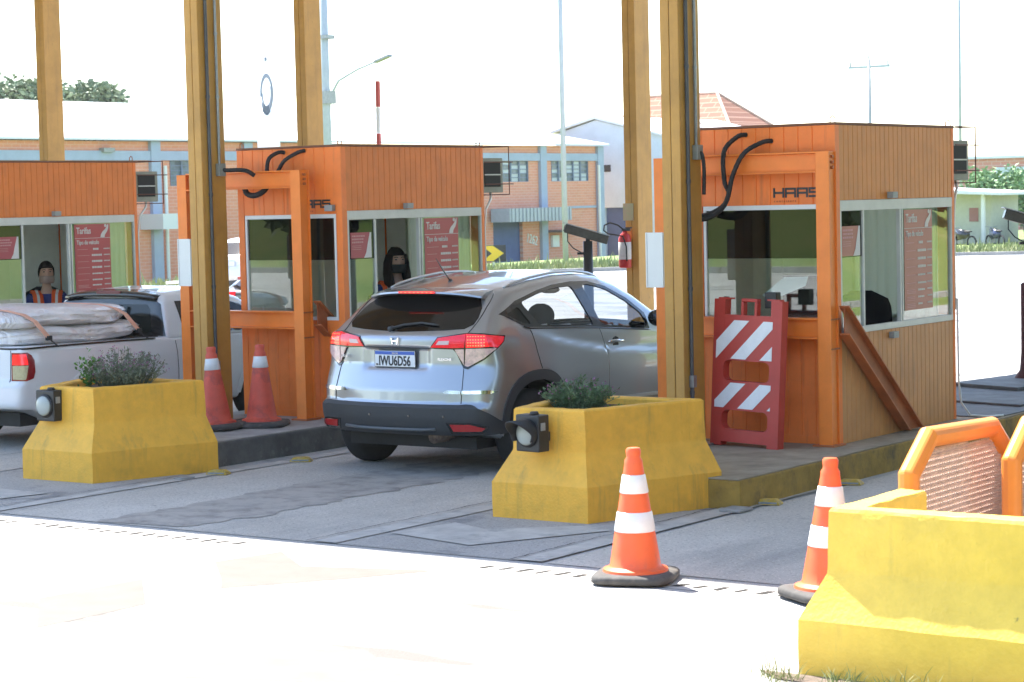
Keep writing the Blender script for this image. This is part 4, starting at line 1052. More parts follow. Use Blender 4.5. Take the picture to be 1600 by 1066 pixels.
def hull_mesh(name, mat_, parent, f, y0, y1, ya, yb, zc, zt, step=.03, holes=(), arches=(), xmax=1.0, zmin=0.0, wscreen=None):
    """box-grid rays from the middle line outwards"""
    xs = np.linspace(-xmax, xmax, int(2*xmax/step)+1); ys = np.linspace(y0, y1, int((y1-y0)/step)+1); zs = np.linspace(zmin, zt, int((zt-zmin)/step)+1)
    idx = {}; V = []; F = []
    def vid(x, y, z):
        k = (round(x, 4), round(y, 4), round(z, 4))
        if k not in idx: idx[k] = len(V); V.append(k)
        return idx[k]
    def grid(A, Bq, fn):
        for i in range(len(A)-1):
            for j in range(len(Bq)-1): F.append((vid(*fn(A[i],Bq[j])), vid(*fn(A[i+1],Bq[j])), vid(*fn(A[i+1],Bq[j+1])), vid(*fn(A[i],Bq[j+1]))))
    grid(xs, zs, lambda a, b: (a, y0, b)); grid(xs, zs, lambda a, b: (a, y1, b))
    grid(ys, zs, lambda a, b: (-xmax, a, b)); grid(ys, zs, lambda a, b: (xmax, a, b))
    grid(xs, ys, lambda a, b: (a, b, zmin)); grid(xs, ys, lambda a, b: (a, b, zt))
    T = np.array(V, float); O = np.stack([0*T[:,0], np.clip(T[:,1], ya, yb), np.full(len(T), zc)], 1); D = T-O; L = np.linalg.norm(D, axis=1); D = D/L[:, None]
    P = bis(f, O, D, 3.0)
    Pl = P.tolist(); Fk = []
    for q in F:
        c = P[list(q)].mean(0); drop = wscreen is not None and wscreen(c)
        if abs(c[0]) > .5:
            for h_ in holes:
                if inpoly((c[1], c[2]), h_): drop = True; break
            for (cy, cz, rx, rz) in arches:
                if (abs(c[1]-cy)/rx)**2.4+(abs(c[2]-cz)/rz)**2.4 < 1: drop = True; break
        if not drop: Fk.append(q)
    me = bpy.data.meshes.new(name); me.from_pydata(Pl, [], Fk); me.update()
    bm = bmesh.new(); bm.from_mesh(me); bmesh.ops.delete(bm, geom=[v for v in bm.verts if not v.link_faces], context='VERTS'); bmesh.ops.recalc_face_normals(bm, faces=bm.faces); bm.to_mesh(me); bm.free()
    me.shade_smooth(); me.materials.append(mat_); o = bpy.data.objects.new(name, me); COL.objects.link(o); o.parent = parent; return o
def wheel(parent, x, y, z, r, wd=.20, side=1):
    prof = [(r*.60,-wd/2),(r*.66,-wd/2+.0),(r*.92,-wd/2+.004),(r*.985,-wd/2+.03),(r,-wd/2+.05),(r,wd/2-.05),(r*.985,wd/2-.03),(r*.92,wd/2-.004),(r*.66,wd/2),(r*.60,wd/2)]
    def rot(mb): mb.v = [(x+side*p[2], y+p[0], z+p[1]) for p in mb.v]; return mb
    wt = rot(MB().lathe(prof, 40)).build('wheel', M_tyre, parent, True)
    rm = rot(MB().lathe([(r*.60,wd/2-.012),(r*.58,wd/2-.02),(r*.50,wd/2-.06),(.04,wd/2-.05),(.03,wd/2-.03)], 32))
    for k in range(10):
        a = 2*PI*k/10; b = MB().beam((.03*math.cos(a),.03*math.sin(a),wd/2-.03),(r*.6*math.cos(a),r*.6*math.sin(a),wd/2-.02), .035, .014); rot(b); rm.add(b.v, b.f)
    rm.build('rim', M_rim, wt)
    return wt
def polytube(f, P, pts, r, off, step=.04, n=6):
    q = resamp(pts, step, closed=False); A = P(q); N = grad(f, A); return [tuple(p) for p in (A+N*off)]

# ---- the silver-grey crossover
car = thing('grey_crossover_car', 'silver grey crossover with lit brake lamps stopped at the middle booth', 'car', (-10.635, 13.25, 0), group='vehicles in the toll lanes')
WO = [(.50,1.222),(.69,1.127),(.759,1.110),(1.2,1.088),(1.644,1.060),(2.44,1.0),(2.425,1.131),(2.249,1.262),(2.012,1.372),(1.796,1.422),(1.55,1.428),(1.284,1.413),(1.057,1.382),(.73,1.312)]
arR, arZ = .40, .435; AC = [(.755,.335),(3.0,.335)]
hull_mesh('body', M_paint, car, f_suv, -.3, 4.1, .9, 2.9, .80, 1.8, .026, holes=[shrink(WO, .016)], arches=[(cy, cz, arR-.03, arZ-.03) for cy, cz in AC], wscreen=lambda c: c[2] > .99 and 2.30 < c[1] < 2.90 and abs(c[0]) < .58+.08*(c[1]-2.30))
WS = [(-.595,2.28),(.595,2.28),(.66,2.92),(-.66,2.92)]
patch('windscreen_surround', M_gloss, car, f_suv, top_P(f_suv), WS, .003, .01, .04, holes=[[(-.56,2.32),(.56,2.32),(.61,2.87),(-.61,2.87)]])
patch('windscreen', M_gclear, car, f_suv, top_P(f_suv), shrink(WS, .02), .001, 0, .05)
paneQ = [(.56,1.215),(.70,1.145),(.80,1.128),(.735,1.27)]
paneR = [(.79,1.30),(.90,1.118),(1.54,1.086),(1.63,1.075),(1.535,1.395),(1.284,1.388),(1.057,1.357)]
paneF = [(1.735,1.072),(2.405,1.018),(2.375,1.13),(2.225,1.237),(2.0,1.347),(1.80,1.395),(1.69,1.398)]
for s in (-1, 1):
    P = side_P(f_suv, s)
    patch('window_surround', M_gloss, car, f_suv, P, WO, .003, .012, .03, holes=[rounded(paneQ,.03), rounded(paneR,.04), rounded(paneF,.04)])
    for pn in (paneQ, paneR, paneF): patch('side_window', M_cglass if pn is not paneQ else M_rglass, car, f_suv, P, shrink(pn, -.006), -.004, 0, .04)
    doorR = [(.762,1.094),(.772,1.02),(.782,.97),(.802,.83),(.815,.78)] + [(.755+arR*1.09*math.sin(a), .335+arZ*1.09*math.cos(a)) for a in np.linspace(.22, 1.25, 9)] + [(1.235,.335),(1.760,.335),(1.762,.64),(1.758,.805),(1.745,.92),(1.690,1.046),(1.2,1.072)]
    doorF = [(1.697,1.044),(1.752,.92),(1.766,.805),(1.770,.64),(1.768,.335),(2.60,.335),(2.66,.60),(2.62,.95),(2.43,.985)]
    for nm, dd in (('rear_door', doorR), ('front_door', doorF)):
        patch(nm, M_paint, car, f_suv, P, dd, .0035, .006, .035)
    sm = MB(); sm.tube(polytube(f_suv, P, [(.757,1.09),(.768,1.02),(.777,.97),(.797,.83),(.81,.79)], 0, .001), .0035, 6); sm.tube(polytube(f_suv, P, [(1.694,1.045),(1.749,.92),(1.762,.805),(1.766,.64),(1.764,.335)], 0, .001), .0035, 6)
    sm.build('door_seam', M_gloss, car, True)
    sm = MB(); sm.tube(polytube(f_suv, P, [(.69,1.118),(.759,1.101),(1.2,1.079),(1.644,1.052),(2.44,.992)], 0, .006), .006, 6); sm.build('belt_moulding', M_gloss, car, True)
    # handle
    hp = P([(1.82,.93),(2.0,.925)]); q = MB(); 
    pts = [(1.80,.932),(1.83,.935),(1.91,.934),(1.99,.930),(2.02,.925)]; A = P(pts); q.tube([tuple(A[i]+np.array([s*o_,0,0])) for i, o_ in enumerate((.004,.022,.028,.022,.004))], [.006,.012,.013,.012,.006], 10); q.build('door_handle', M_chrome, car, True)
    patch('handle_recess', M_gloss, car, f_suv, P, [(1.87+.0,.895),(1.95,.895),(1.955,.955),(1.91,.97),(1.865,.955)], .0045, .002, .03)
    # arch cladding
    for cy, cz in AC:
        def sup(a, k): c, s_ = math.cos(a), math.sin(a); q_ = (abs(c)**2.4+abs(s_)**2.4)**(-1/2.4); return (cy+arR*k*q_*c, cz+arZ*k*q_*s_)
        angs = np.linspace(-.02, PI+.02, 26); outer = [sup(a, 1.04) for a in angs]; inner = [sup(a, .86) for a in angs]
        patch('arch_cladding', M_trim, car, f_suv, P, outer+inner[::-1], .010, .03, .03)
        lin = MB(); rr = []
        for a in angs: p = sup(a, .87); rr.append([(s*.84, *p), (s*.50, *p)])
        for i in range(len(rr)-1): lin.add([rr[i][0], rr[i][1], rr[i+1][1], rr[i+1][0]], [(0,1,2,3)])
        lin.build('wheel_well', M_blk, car)
        wheel(car, s*.765, cy, .318, .318, .20, s)
    patch('sill_cladding', M_trim, car, f_suv, P, [(1.18,.29),(2.58,.27),(2.56,.42),(1.20,.445)], .012, .02, .04)
    patch('sill_chrome_strip', M_rail, car, f_suv, P, [(1.20,.470),(2.56,.445),(2.56,.472),(1.20,.497)], .012, .008, .04)
    # rear lamps
    C = cyl_P(f_suv); sx = math.pi/180*1.0
    def X(x, z): return (s*th(f_suv, x, z), z)
    rim = [X(.312,.978),(X(.378,1.062)),X(.602,1.092),(s*42.,1.086),(s*50.6,1.066),(s*49.8,1.025),(s*41.6,.895),(s*34.9,.822),X(.598,.830),X(.540,.945),X(.512,.972)]
    patch('lamp_surround', M_gloss, car, f_suv, C, rim, .006, .012, .03, sx)
    hl = [X(.330,.985),X(.388,1.052),X(.600,1.080),X(.600,.985),X(.52,.982)]
    patch('tail_lamp', M_lampr, car, f_suv, C, hl, .014, .012, .03, sx)
    patch('tail_lamp_lower', M_lampc, car, f_suv, C, [X(.528,.972),X(.600,.975),X(.600,.855)], .014, .012, .03, sx)
    t0 = th(f_suv, .612, 1.0)*s
    patch('brake_lamp', M_lampl, car, f_suv, C, [(t0+s*.1,.985),(t0+s*.3,1.080),(s*42.,1.074),(s*43.2,.99)], .014, .012, .03, sx)
    patch('side_lamp', M_lampr, car, f_suv, C, [(s*43.3,.99),(s*42.1,1.074),(s*49.6,1.057),(s*49.0,1.025),(s*46.4,.982)], .014, .012, .03, sx)
    patch('turn_lamp', M_lampc, car, f_suv, C, [(t0+s*.1,.978),(s*46.,.978),(s*41.2,.905),(s*35.0,.838),(t0-s*.5,.845)], .014, .012, .03, sx)
    led = MB(); 
    for zz in (1.0,1.022,1.044,1.062):
        for k in range(7):
            tt = t0+s*(1.0+k*1.02); q = C([(tt, zz)]); n_ = grad(f_suv, q)[0]; c_ = q[0]+n_*.0148; a_ = Vector(n_).cross(Vector((0,0,1))).normalized(); b_ = a_.cross(Vector(n_))
            led.add([Vector(c_)+a_*i*.0055+b_*j*.0045 for i, j in ((-1,-1),(1,-1),(1,1),(-1,1))], [(0,1,2,3)])
    led.build('lit_led', M_led, car)
    rf = MB(); q = C([X(.43,1.018), X(.345+.02,1.018)])
    patch('reverse_light', mat('pale_pink_lens', (.70,.50,.50), .2), car, f_suv, C, [X(.375,1.005),X(.40,1.035),X(.485,1.037),X(.480,1.007)], .0165, .003, .02, sx)
    patch('chrome_garnish', M_chrome, car, f_suv, C, [X(.468,.648),X(.50,.640),X(.606,.638),X(.606,.662),X(.50,.664)], .010, .012, .03, sx)
    patch('chrome_garnish', M_chrome, car, f_suv, C, [(X(.616,.638)),(s*43.,.640),(s*46.,.653),(s*43.,.664),X(.616,.662)], .010, .012, .03, sx)
    patch('rear_reflector', mat('dark_red_reflector',(.42,.012,.012),.15,coat=1.0), car, f_suv, C, [(s*28.,.418),(s*35.3,.417),(s*40.5,.388),(s*39.4,.366),(s*29.4,.366)], .028, .012, .03, sx)
    patch('reflector_recess', M_gloss, car, f_suv, C, [(s*26.5,.428),(s*35.6,.428),(s*42.0,.395),(s*40.,.352),(s*28.4,.352)], .022, .006, .03, sx)
    sm = MB(); sm.tube(polytube(f_suv, C, [X(.600,.828),X(.612,.70),X(.612,.56)], 0, .001), .0035, 6); sm.tube(polytube(f_suv, C, [X(.606,1.09),(s*39.5,1.17),(s*45,1.28),(s*51,1.375)], 0, .001, step=.6), .0035, 6); sm.build('hatch_seam', M_gloss, car, True)
    # roof rails and mirrors
    R_ = []
    for y in np.linspace(.78, 2.15, 16):
        u = (y-.78)/1.37; tp = top_P(f_suv)([(s*.555, y)])[0]; R_.append((s*.555, y, tp[2]+.004+.014*math.sin(PI*u)**.35))
    rl = MB().tube(R_, [.005]+[.011]*14+[.005], 10); rl.build('roof_rail', M_rail, car, True)
    mm = MB().ellipsoid((s*.93, 2.44, 1.09), (.085,.06,.07), 16, 10); mm.build('door_mirror', M_gloss, car, True); 
    # front seats
bump = [(a, .548 if abs(a) < 33 else I_(abs(a), [33,36.8,41.6,46.6,52],[.552,.548,.50,.43,.385])) for a in np.linspace(-52, 52, 53)]
patch('rear_bumper', M_trim, car, f_suv, cyl_P(f_suv), [(float(a), float(b)) for a, b in bump] + [(52, .335), (-52, .335)], .016, .03, .02, math.pi/180)
G = [(-.60,1.155),(-.55,1.122),(-.40,1.112),(0,1.098),(.40,1.112),(.55,1.122),(.60,1.155),(.600,1.20),(.575,1.27),(.50,1.345),(.40,1.362),(0,1.372),(-.40,1.362),(-.50,1.345),(-.575,1.27),(-.600,1.20)]
patch('rear_window', M_rglass, car, f_suv, rear_P(f_suv), G, .003, .01, .035)
# spoiler: lip standing off the glass top
sp = MB(); N_ = 34; tpf = top_P(f_suv)
ringA = []
for i in range(N_+1):
    x = -.545+1.09*i/N_; u = abs(x)/.545; yb = .395+.11*u**3; y_in = .60+.06*u; zt_ = float(tpf([(x*.93, y_in+.03)])[0][2])+.002; zb = 1.385-.040*u**3
    ringA.append([(x, yb, zb), (x, yb+.004, zb+.013), (x*.98, (yb+y_in)/2, (zb+.013+zt_)/2+.006), (x*.97, y_in+.03, zt_), (x*.97, y_in+.01, zt_-.05), (x, yb+.05, zb-.014)])
sp.rings(ringA); auto_smooth(sp.build('roof_spoiler', M_paint, car), 35)
bl = MB().box((-.20,.386,1.385),(.15,.394,1.400)); bl.v = [(p[0]+.03, p[1], p[2]) for p in bl.v]; bo = bl.build('high_brake_light', M_lampl, car)
q = MB()
for k in range(8): q.box((-.15+k*.042,.3835,1.389),(-.135+k*.042,.3855,1.396))
q.build('lit_led', M_led, bo)
# highlight trim under spoiler edge
wp = rear_P(f_suv)(resamp([(-.10,1.122),(.0,1.150),(.16,1.165),(.33,1.150)], .05, closed=False)); MB().tube([(p[0], p[1]-.022, p[2]) for p in wp], [.012]+[.009]*(len(wp)-2)+[.004], 8).build('rear_wiper', M_trim, car, True)
MB().cyl((-.10,.175,1.118),(-.10,.215,1.122),.022,.022,16).build('wiper_hub', M_trim, car, True)
pl = thing('x', 'x', 'x'); bpy.data.objects.remove(pl)
pb = MB().box((-.207,.118,.832),(.187,.126,.955)).build('number_plate', mat('plate_white', (.66,.68,.70), .4), car, bevel=.003)
MB().box((-.202,.1155,.926),(.182,.1175,.951)).build('blue_band', mat('plate_blue', (.03,.10,.42), .4), pb)
MB().box((-.210,.119,.829),(.190,.127,.958)).build('plate_frame', M_dark, pb)
text('plate_lettering', 'IWU6D56', .105, mat('plate_black', (.02,.02,.025), .5), pb, (-.168, .1165, .843), (PI/2,0,0), sx=.70, bold=.0022)
text('country_lettering', 'BRASIL', .020, M_ink, pb, (-.035, .1150, .931), (PI/2,0,0))
text('side_lettering', 'BR', .020, mat('plate_black', (.02,.02,.025), .5), pb, (-.195, .1165, .842), (PI/2,0,0))
em = MB()
for a, b in (((-.040,1.055),(-.030,1.005)),((.024,1.055),(.014,1.005))): em.beam((a[0],.118,a[1]),(b[0],.118,b[1]),.010,.006,up=(0,1,0))
em.box((-.030,.115,1.026),(.014,.121,1.036)); em.tube([(-.052,.119,1.062),(.036,.119,1.062),(.026,.119,.996),(-.042,.119,.996),(-.052,.119,1.062)], .003, 6); em.build('chrome_emblem', M_chrome, car)
text('badge_lettering', 'HR-V', .034, M_chrome, car, (-.575, .150, .895), (PI/2,0,-.10)); text('badge_lettering', 'EX', .028, M_chrome, car, (-.545, .148, .855), (PI/2,0,-.10))
text('badge_lettering', 'FLEXONE', .028, M_chrome, car, (.40, .125, .888), (PI/2,0,.14))
q = MB()
for i in range(-14, 15): pass
sm = MB(); sm.tube(polytube(f_suv, rear_P(f_suv), [(-.60,.553),(-.3,.553),(0,.553),(.3,.553),(.60,.553)], 0, .004), .004, 6); sm.build('hatch_seam', M_rail, car, True)
sm = MB(); sm.tube(polytube(f_suv, rear_P(f_suv), [(-.345,.980),(0,.982),(.320,.980)], 0, .002), .004, 6); sm.build('hatch_crease', M_trim, car, True)
MB().tube([(-.46,.055,.372),(-.3,.020,.366),(0,.010,.364),(.3,.020,.366),(.42,.045,.372)], .012, 8).build('bumper_lip', mat('grey_skid_lip', (.09,.10,.11), .4), car, True)
MB().cyl((.40,.12,.315),(.40,.40,.315),.035,.035,16).cyl((.33,.14,.30),(.33,.42,.30),.05,.05,12).build('exhaust_pipe', mat('rusty_exhaust', (.20,.15,.12), .5, metal=.6, noise=.5, nscale=20), car, True)
MB().box((-.62,.30,.20),(.62,3.3,.29)).box((-.7,.70,.28),(.7,.80,.34)).build('underbody', M_blk, car)
q = MB().box((-.70,.75,.30),(.70,3.0,.42)).box((-.62,.45,.60),(.62,1.0,.66)); q.build('cabin_floor', M_seat, car)
MB().box((-.68,2.35,.75),(.68,2.75,.98)).build('dashboard', M_seat, car, bevel=.05)
for sx_ in (-.34, .34):
    st = MB(); rr = []
    for u in np.linspace(0, 1, 8): z = .55+.50*u; y = 1.80-.16*u; wd = .22*(1-.15*u); rr.append([(sx_+wd*math.copysign(abs(math.cos(a))**.6, math.cos(a)), y+.065*math.sin(a), z) for a in np.linspace(0, 2*PI, 20, endpoint=False)])
    st.rings(rr); seat = st.build('front_seat', M_seat, car, True); MB().ellipsoid((sx_, 1.60, 1.15), (.13,.06,.10), 16, 10).build('headrest', M_seat, seat, True)
    MB().ellipsoid((sx_, .98, 1.08), (.12,.05,.085), 16, 10).build('rear_headrest', M_seat, car, True)
MB().box((-.62,.92,.55),(.62,1.04,1.02)).build('rear_bench', M_seat, car, bevel=.05)
MB().ellipsoid((0,2.22,1.33),(.11,.02,.035),14,8).build('inner_mirror', M_dark, car, True)
MB().tube([(-.60,2.35,.98),(-.58,2.2,1.05)], .01, 6).build('steering_stalk', M_dark, car)
sw = MB(); sw.tube([(-.34+.18*math.cos(a), 2.20-.06*math.sin(a), .98+.17*math.sin(a)) for a in np.linspace(0, 2*PI, 25)], .014, 8); sw.build('steering_wheel', M_dark, car, True)
MB().cyl((-.04,.875,1.445),(-.04,.90,1.466),.014,.016,12).tube([(-.04,.88,1.47),(-.04,.79,1.56),(-.04,.71,1.645)], [.006,.005,.003], 6).build('roof_antenna', M_gloss, car, True)
for a in (-.18, .20, .50): 
    q = rear_P(f_suv)([(a, .47)])[0]; MB().cyl((a,q[1]-.020,.47),(a,q[1]-.0165,.47),.009,.009,10).build('parking_sensor', M_gloss, car)

# ---- the white pickup
pk = thing('white_pickup', 'small white pickup loaded with wrapped mattresses stopped at the left booth', 'pickup', (-15.36, 13.05, 0), group='vehicles in the toll lanes')
hull_mesh('body', M_pwhite, pk, f_bed, -.3, 4.3, .7, 3.2, .60, 1.5, .035, arches=[(.90,.30,.34,.36),(3.2,.30,.34,.36)])
hull_mesh('cab', M_pwhite, pk, f_cab, 1.2, 4.0, 2.1, 3.1, 1.1, 1.8, .035, zmin=.7)
for s in (-1, 1):
    P = side_P(f_bed, s); C = cyl_P(f_bed, 1.0)
    for cy in (.90, 3.2):
        angs = np.linspace(0, PI, 20); o1 = [(cy+.375*math.cos(a), .30+.385*math.sin(a)) for a in angs]; o2 = [(cy+.325*math.cos(a), .30+.335*math.sin(a)) for a in angs]
        patch('wheel_arch', M_pwhite, pk, f_bed, P, o1+o2[::-1], .008, .03, .04)
        lin = MB()
        for i in range(19): lin.add([(s*.76,*o2[i]),(s*.4,*o2[i]),(s*.4,*o2[i+1]),(s*.76,*o2[i+1])], [(0,1,2,3)])
        lin.build('wheel_well', M_blk, pk)
        wheel(pk, s*.685, cy, .295, .295, .18, s)
    def Xb(x, z): q = rear_P(f_bed)([(x, z)])[0]; return (s*math.degrees(math.atan2(x, 1.0-q[1])), z)
    a0, a1 = Xb(.655,.7)[0], s*45.5; am = (a0+a1)/2
    base_l = [(a0,.627),(a0+s*.3,.870),(am+s*2.0,.870),(a1-s*1.2,.845),(a1,.80),(a1+s*.2,.70),(a1-s*.6,.645),(am+s*1.5,.624)]
    patch('tail_lamp', mat('dark_red_lamp_rim',(.25,.01,.015),.2,coat=1.0), pk, f_bed, C, base_l, .008, .012, .03, math.pi/180)
    patch('lit_lamp', M_lampl, pk, f_bed, C, [(a0+s*.8,.765),(a0+s*1.0,.855),(am+s*1.5,.855),(a1-s*3.2,.835),(a1-s*2.6,.765)], .014, .006, .03, math.pi/180)
    patch('turn_lamp', mat('amber_clear_lens',(.50,.42,.28),.15,coat=1.0,noise=.2,nscale=60), pk, f_bed, C, [(a0+s*.8,.640),(a0+s*.8,.758),(a1-s*2.6,.758),(a1-s*3.4,.655),(am+s*1.2,.637)], .014, .006, .03, math.pi/180)
    Pc = side_P(f_cab, s)
    patch('side_window', M_gloss, pk, f_cab, Pc, [(2.12,.915),(2.46,.91),(2.38,1.215),(2.09,1.22)], .003, .01, .04)
    patch('side_window', M_cglass if False else M_rglass, pk, f_cab, Pc, [(2.52,.91),(3.35,.90),(2.95,1.15),(2.72,1.215),(2.44,1.22)], .003, .01, .04)
    patch('cab_corner_trim', M_gloss, pk, f_cab, cyl_P(f_cab, 2.6), [(s*36,.905),(s*46.5,.905),(s*44.5,1.20),(s*38,1.28),(s*30,1.29)], .004, .01, .04, math.pi/180)
    sm = MB(); sm.tube(polytube(f_bed, P, [(.06,.902),(.5,.905),(1.2,.90),(1.72,.893)], 0, .004, n=6), .010, 6); sm.build('bed_rail_trim', M_gloss, pk, True)
    sm = MB(); sm.tube(polytube(f_bed, P, [(1.98,.86),(2.0,.60),(2.0,.33)], 0, .001), .003, 6); sm.build('door_seam', M_gloss, pk, True)
    MB().ellipsoid((s*.86,2.75,.98),(.09,.05,.075),14,8).build('door_mirror', M_gloss, pk, True)
patch('rear_window', M_gloss, pk, f_cab, rear_P(f_cab, 2.6), [(-.67,.895),(.67,.895),(.61,1.18),(.55,1.25),(-.55,1.25),(-.61,1.18)], .003, .01, .04)
patch('window_glass', mat('greenish_dark_glass',(.015,.02,.018),.08,spec=.4), pk, f_cab, rear_P(f_cab, 2.6), [(-.58,.94),(.58,.94),(.53,1.15),(.48,1.195),(-.48,1.195),(-.53,1.15)], .005, .004, .04)
q = MB()
for x in (-.20, .20): q.box((x-.012, 1.855, .95), (x+.012, 1.885, 1.19))
q.build('window_bar', M_gloss, pk)
MB().box((-.16,1.90,1.285),(.16,2.0,1.32)).build('high_brake_light', mat('dim_red_lens',(.16,.02,.02),.3), pk, bevel=.01)
MB().rings([[(x, 1.88+.04*(abs(x)/.6)**3, 1.268-.04*(abs(x)/.6)**3), (x, 1.92, 1.315-.045*(abs(x)/.6)**3), (x, 2.02, 1.336-.05*(abs(x)/.6)**3), (x,2.0,1.29-.05*(abs(x)/.6)**3)] for x in np.linspace(-.60,.60,17)]).build('cab_spoiler', M_gloss, pk, True)
sm = MB(); sm.tube(polytube(f_bed, rear_P(f_bed,1.0), [(-.74,.610),(0,.610),(.74,.610)], 0, .0), .004, 6); sm.tube(polytube(f_bed, rear_P(f_bed,1.0), [(.642,.61),(.642,.75),(.642,.89)], 0, .001), .0035, 6); sm.build('tailgate_seam', M_dark, pk, True)
MB().box((-.5,.3,.2),(.5,3.6,.32)).build('underbody', M_blk, pk)
# mattress rolls and straps
def roll(label, c, r, seed, m_):
    rr = []; n = 40
    rnd = np.random.RandomState(seed); ph = rnd.rand(8)*6.28
    for i in range(45):
        u = i/44; e = (1-(abs(2*u-1))**5)**.42 if 0 < i < 44 else .12; ring = []
        for k in range(n):
            a = 2*PI*k/n; ca, sa = math.cos(a), math.sin(a); q = (abs(ca)**3+abs(sa)**3)**(-1/3)
            w1 = 1+.030*math.sin(3*a+ph[0]+4*u)+.022*math.sin(7*u*PI+ph[1]+2*a)+.018*math.sin(13*a+ph[2]+9*u)+.016*math.sin(23*u+5*a+ph[3])+(0.10*math.sin(9*a+ph[4]) if abs(2*u-1) > .9 else 0)
            ring.append((c[0]+r[0]*q*ca*e*w1, c[1]+r[1]*(2*u-1), c[2]+r[2]*q*sa*e*w1+.012*math.sin(3*u*PI+ph[5])))
        rr.append(ring)
    return tag(auto_smooth(MB().rings(rr).build('wrapped_mattress', m_, None), 60), label, 'mattress', 'wrapped mattresses on the pickup')
M_plas = mat('creased_clear_plastic_wrap', (.86,.85,.86), .3, col2=(.76,.71,.70), nscale=2.2, bump=.9, bscale=8, coat=.4, stain=((.62,.40,.36), 2.4, .60, .68, .5))
nt_ = M_plas.node_tree; rn = nt_.nodes.new('ShaderNodeTexNoise'); rn.inputs['Scale'].default_value = 3.2; rn.inputs['Detail'].default_value = 4; rn.inputs['Distortion'].default_value = 1.6
tc_ = nt_.nodes.new('ShaderNodeTexCoord'); nt_.links.new(tc_.outputs['Object'], rn.inputs['Vector']); ms_ = nt_.nodes.new('ShaderNodeMath'); ms_.operation = 'SUBTRACT'; ms_.inputs[1].default_value = .5; nt_.links.new(rn.outputs[0], ms_.inputs[0]); ma_ = nt_.nodes.new('ShaderNodeMath'); ma_.operation = 'ABSOLUTE'; nt_.links.new(ms_.outputs[0], ma_.inputs[0])
bp_ = nt_.nodes.new('ShaderNodeBump'); bp_.inputs['Strength'].default_value = 1; bp_.inputs['Distance'].default_value = .09; nt_.links.new(ma_.outputs[0], bp_.inputs['Height']); nt_.links.new(bp_.outputs[0], nt_.nodes['Principled BSDF'].inputs['Normal'])
roll('lower plastic wrapped mattress lying on the pickup bed', (-15.32, 13.95, .985), (.68, .93, .10), 3, M_plas)
roll('upper plastic wrapped mattress with pinkish folds on the pickup bed', (-15.34, 13.88, 1.145), (.66, .89, .10), 5, M_plas)
M_strap = mat('faded_orange_strap', (.78,.42,.30), .7)
for nm, y in (('pale orange strap over the mattresses near the tailgate', 13.35), ('pale orange strap over the mattresses near the pickup cab', 14.45)):
    t = thing('cargo_strap', nm, 'strap', (-15.34, y, 0), group='straps over the pickup load')
    pts = [(.0,-.08,1.235),(.40,-.06,1.225),(.60,-.03,1.19),(.69,.02,1.13),(.725,.06,1.06),(.745,.12,.985)]
    mb = MB(); V = []
    for i, p in enumerate(pts): V += [(p[0], p[1]-.025, p[2]), (p[0], p[1]+.025, p[2]), (p[0]+.006, p[1]+.025, p[2]+.006), (p[0]+.006, p[1]-.025, p[2]+.006)]
    mb.rings([V[i*4:i*4+4] for i in range(len(pts))]); mb.build('webbing', M_strap, t)
    mb = MB().tube([(.745,.12,.99),(.775,.15,.94),(.80,.19,.905)], .008, 6).box((.73,.10,.96),(.765,.15,1.0)); mb.build('buckle', M_dark, t)

# ---- distant vehicles, simpler but the same kind of hull
def far_car(label, loc, rz, paint, cat='car', zs=1.0):
    t = thing('parked_car', label, cat, loc, rz, group='vehicles beyond the booths')
    hull_mesh('body', paint, t, f_suv, -.3, 4.1, .9, 2.9, .80, 1.8, .06, arches=[(cy, cz, arR-.04, arZ-.04) for cy, cz in AC])
    patch('rear_window', M_rglass, t, f_suv, rear_P(f_suv), G, .006, .01, .08)
    patch('rear_bumper', M_trim, t, f_suv, cyl_P(f_suv), [(-50,.54),(50,.54),(50,.34),(-50,.34)], .009, .02, .06, math.pi/180)
    for s in (-1, 1):
        patch('side_window', M_rglass, t, f_suv, side_P(f_suv, s), WO, .006, .01, .08)
        patch('tail_lamp', M_lampr, t, f_suv, cyl_P(f_suv), [(s*26,.98),(s*28,1.08),(s*46,1.07),(s*42,.90),(s*33,.86)], .012, .012, .05, math.pi/180)
        for cy, cz in AC: wheel(t, s*.765, cy, .318, .318, .20, s)
    MB().box((-.2,.10,.84),(.2,.125,.95)).build('number_plate', mat('plate_white', (.66,.68,.70), .4), t)
    MB().box((-.62,.30,.20),(.62,3.3,.29)).build('underbody', M_blk, t)
    t.scale = (1, 1, zs); return t
far_car('white car seen through the gap between the column and the middle booth', (-35.2, 38.0, -.12), .12, M_pwhite)
far_car('dark grey car low behind the middle booth, beyond the raised barrier', (-20.9, 23.2, 0), .15, mat('dark_grey_car_paint', (.05,.055,.065), .3, coat=1.0), zs=.82)

# ---- boom barriers
def boom(label, a, b, z0, raised=False, n=9):
    t = thing('boom_barrier', label, 'boom barrier', (0,0,0), group='red and white boom barriers')
    a, b = Vector(a), Vector(b)
    for k in range(n):
        p, q = a.lerp(b, k/n+.0006), a.lerp(b, (k+1)/n-.0006)
        MB().beam(p, q, .045, .045).build('arm_segment', M_refw if k % 2 == 0 else mat('boom_red', (.50,.07,.06), .5), t, bevel=.004)
    d = (b-a); MB().box((a.x-.15, a.y-.15, 0.21 if False else 0), (a.x+.15, a.y+.15, z0+.1)).build('cabinet', M_org, t, bevel=.01)
    return t
boom('horizontal red and white boom closing the lane beyond the left booth', (-19.7, 22.8, 1.16), (-23.6, 24.2, .97), 1.05)
boom('raised red and white boom sticking up above the middle booth roof', (-17.70, 22.0, 1.0), (-17.674, 22.0, 3.63), 1.0, n=8)

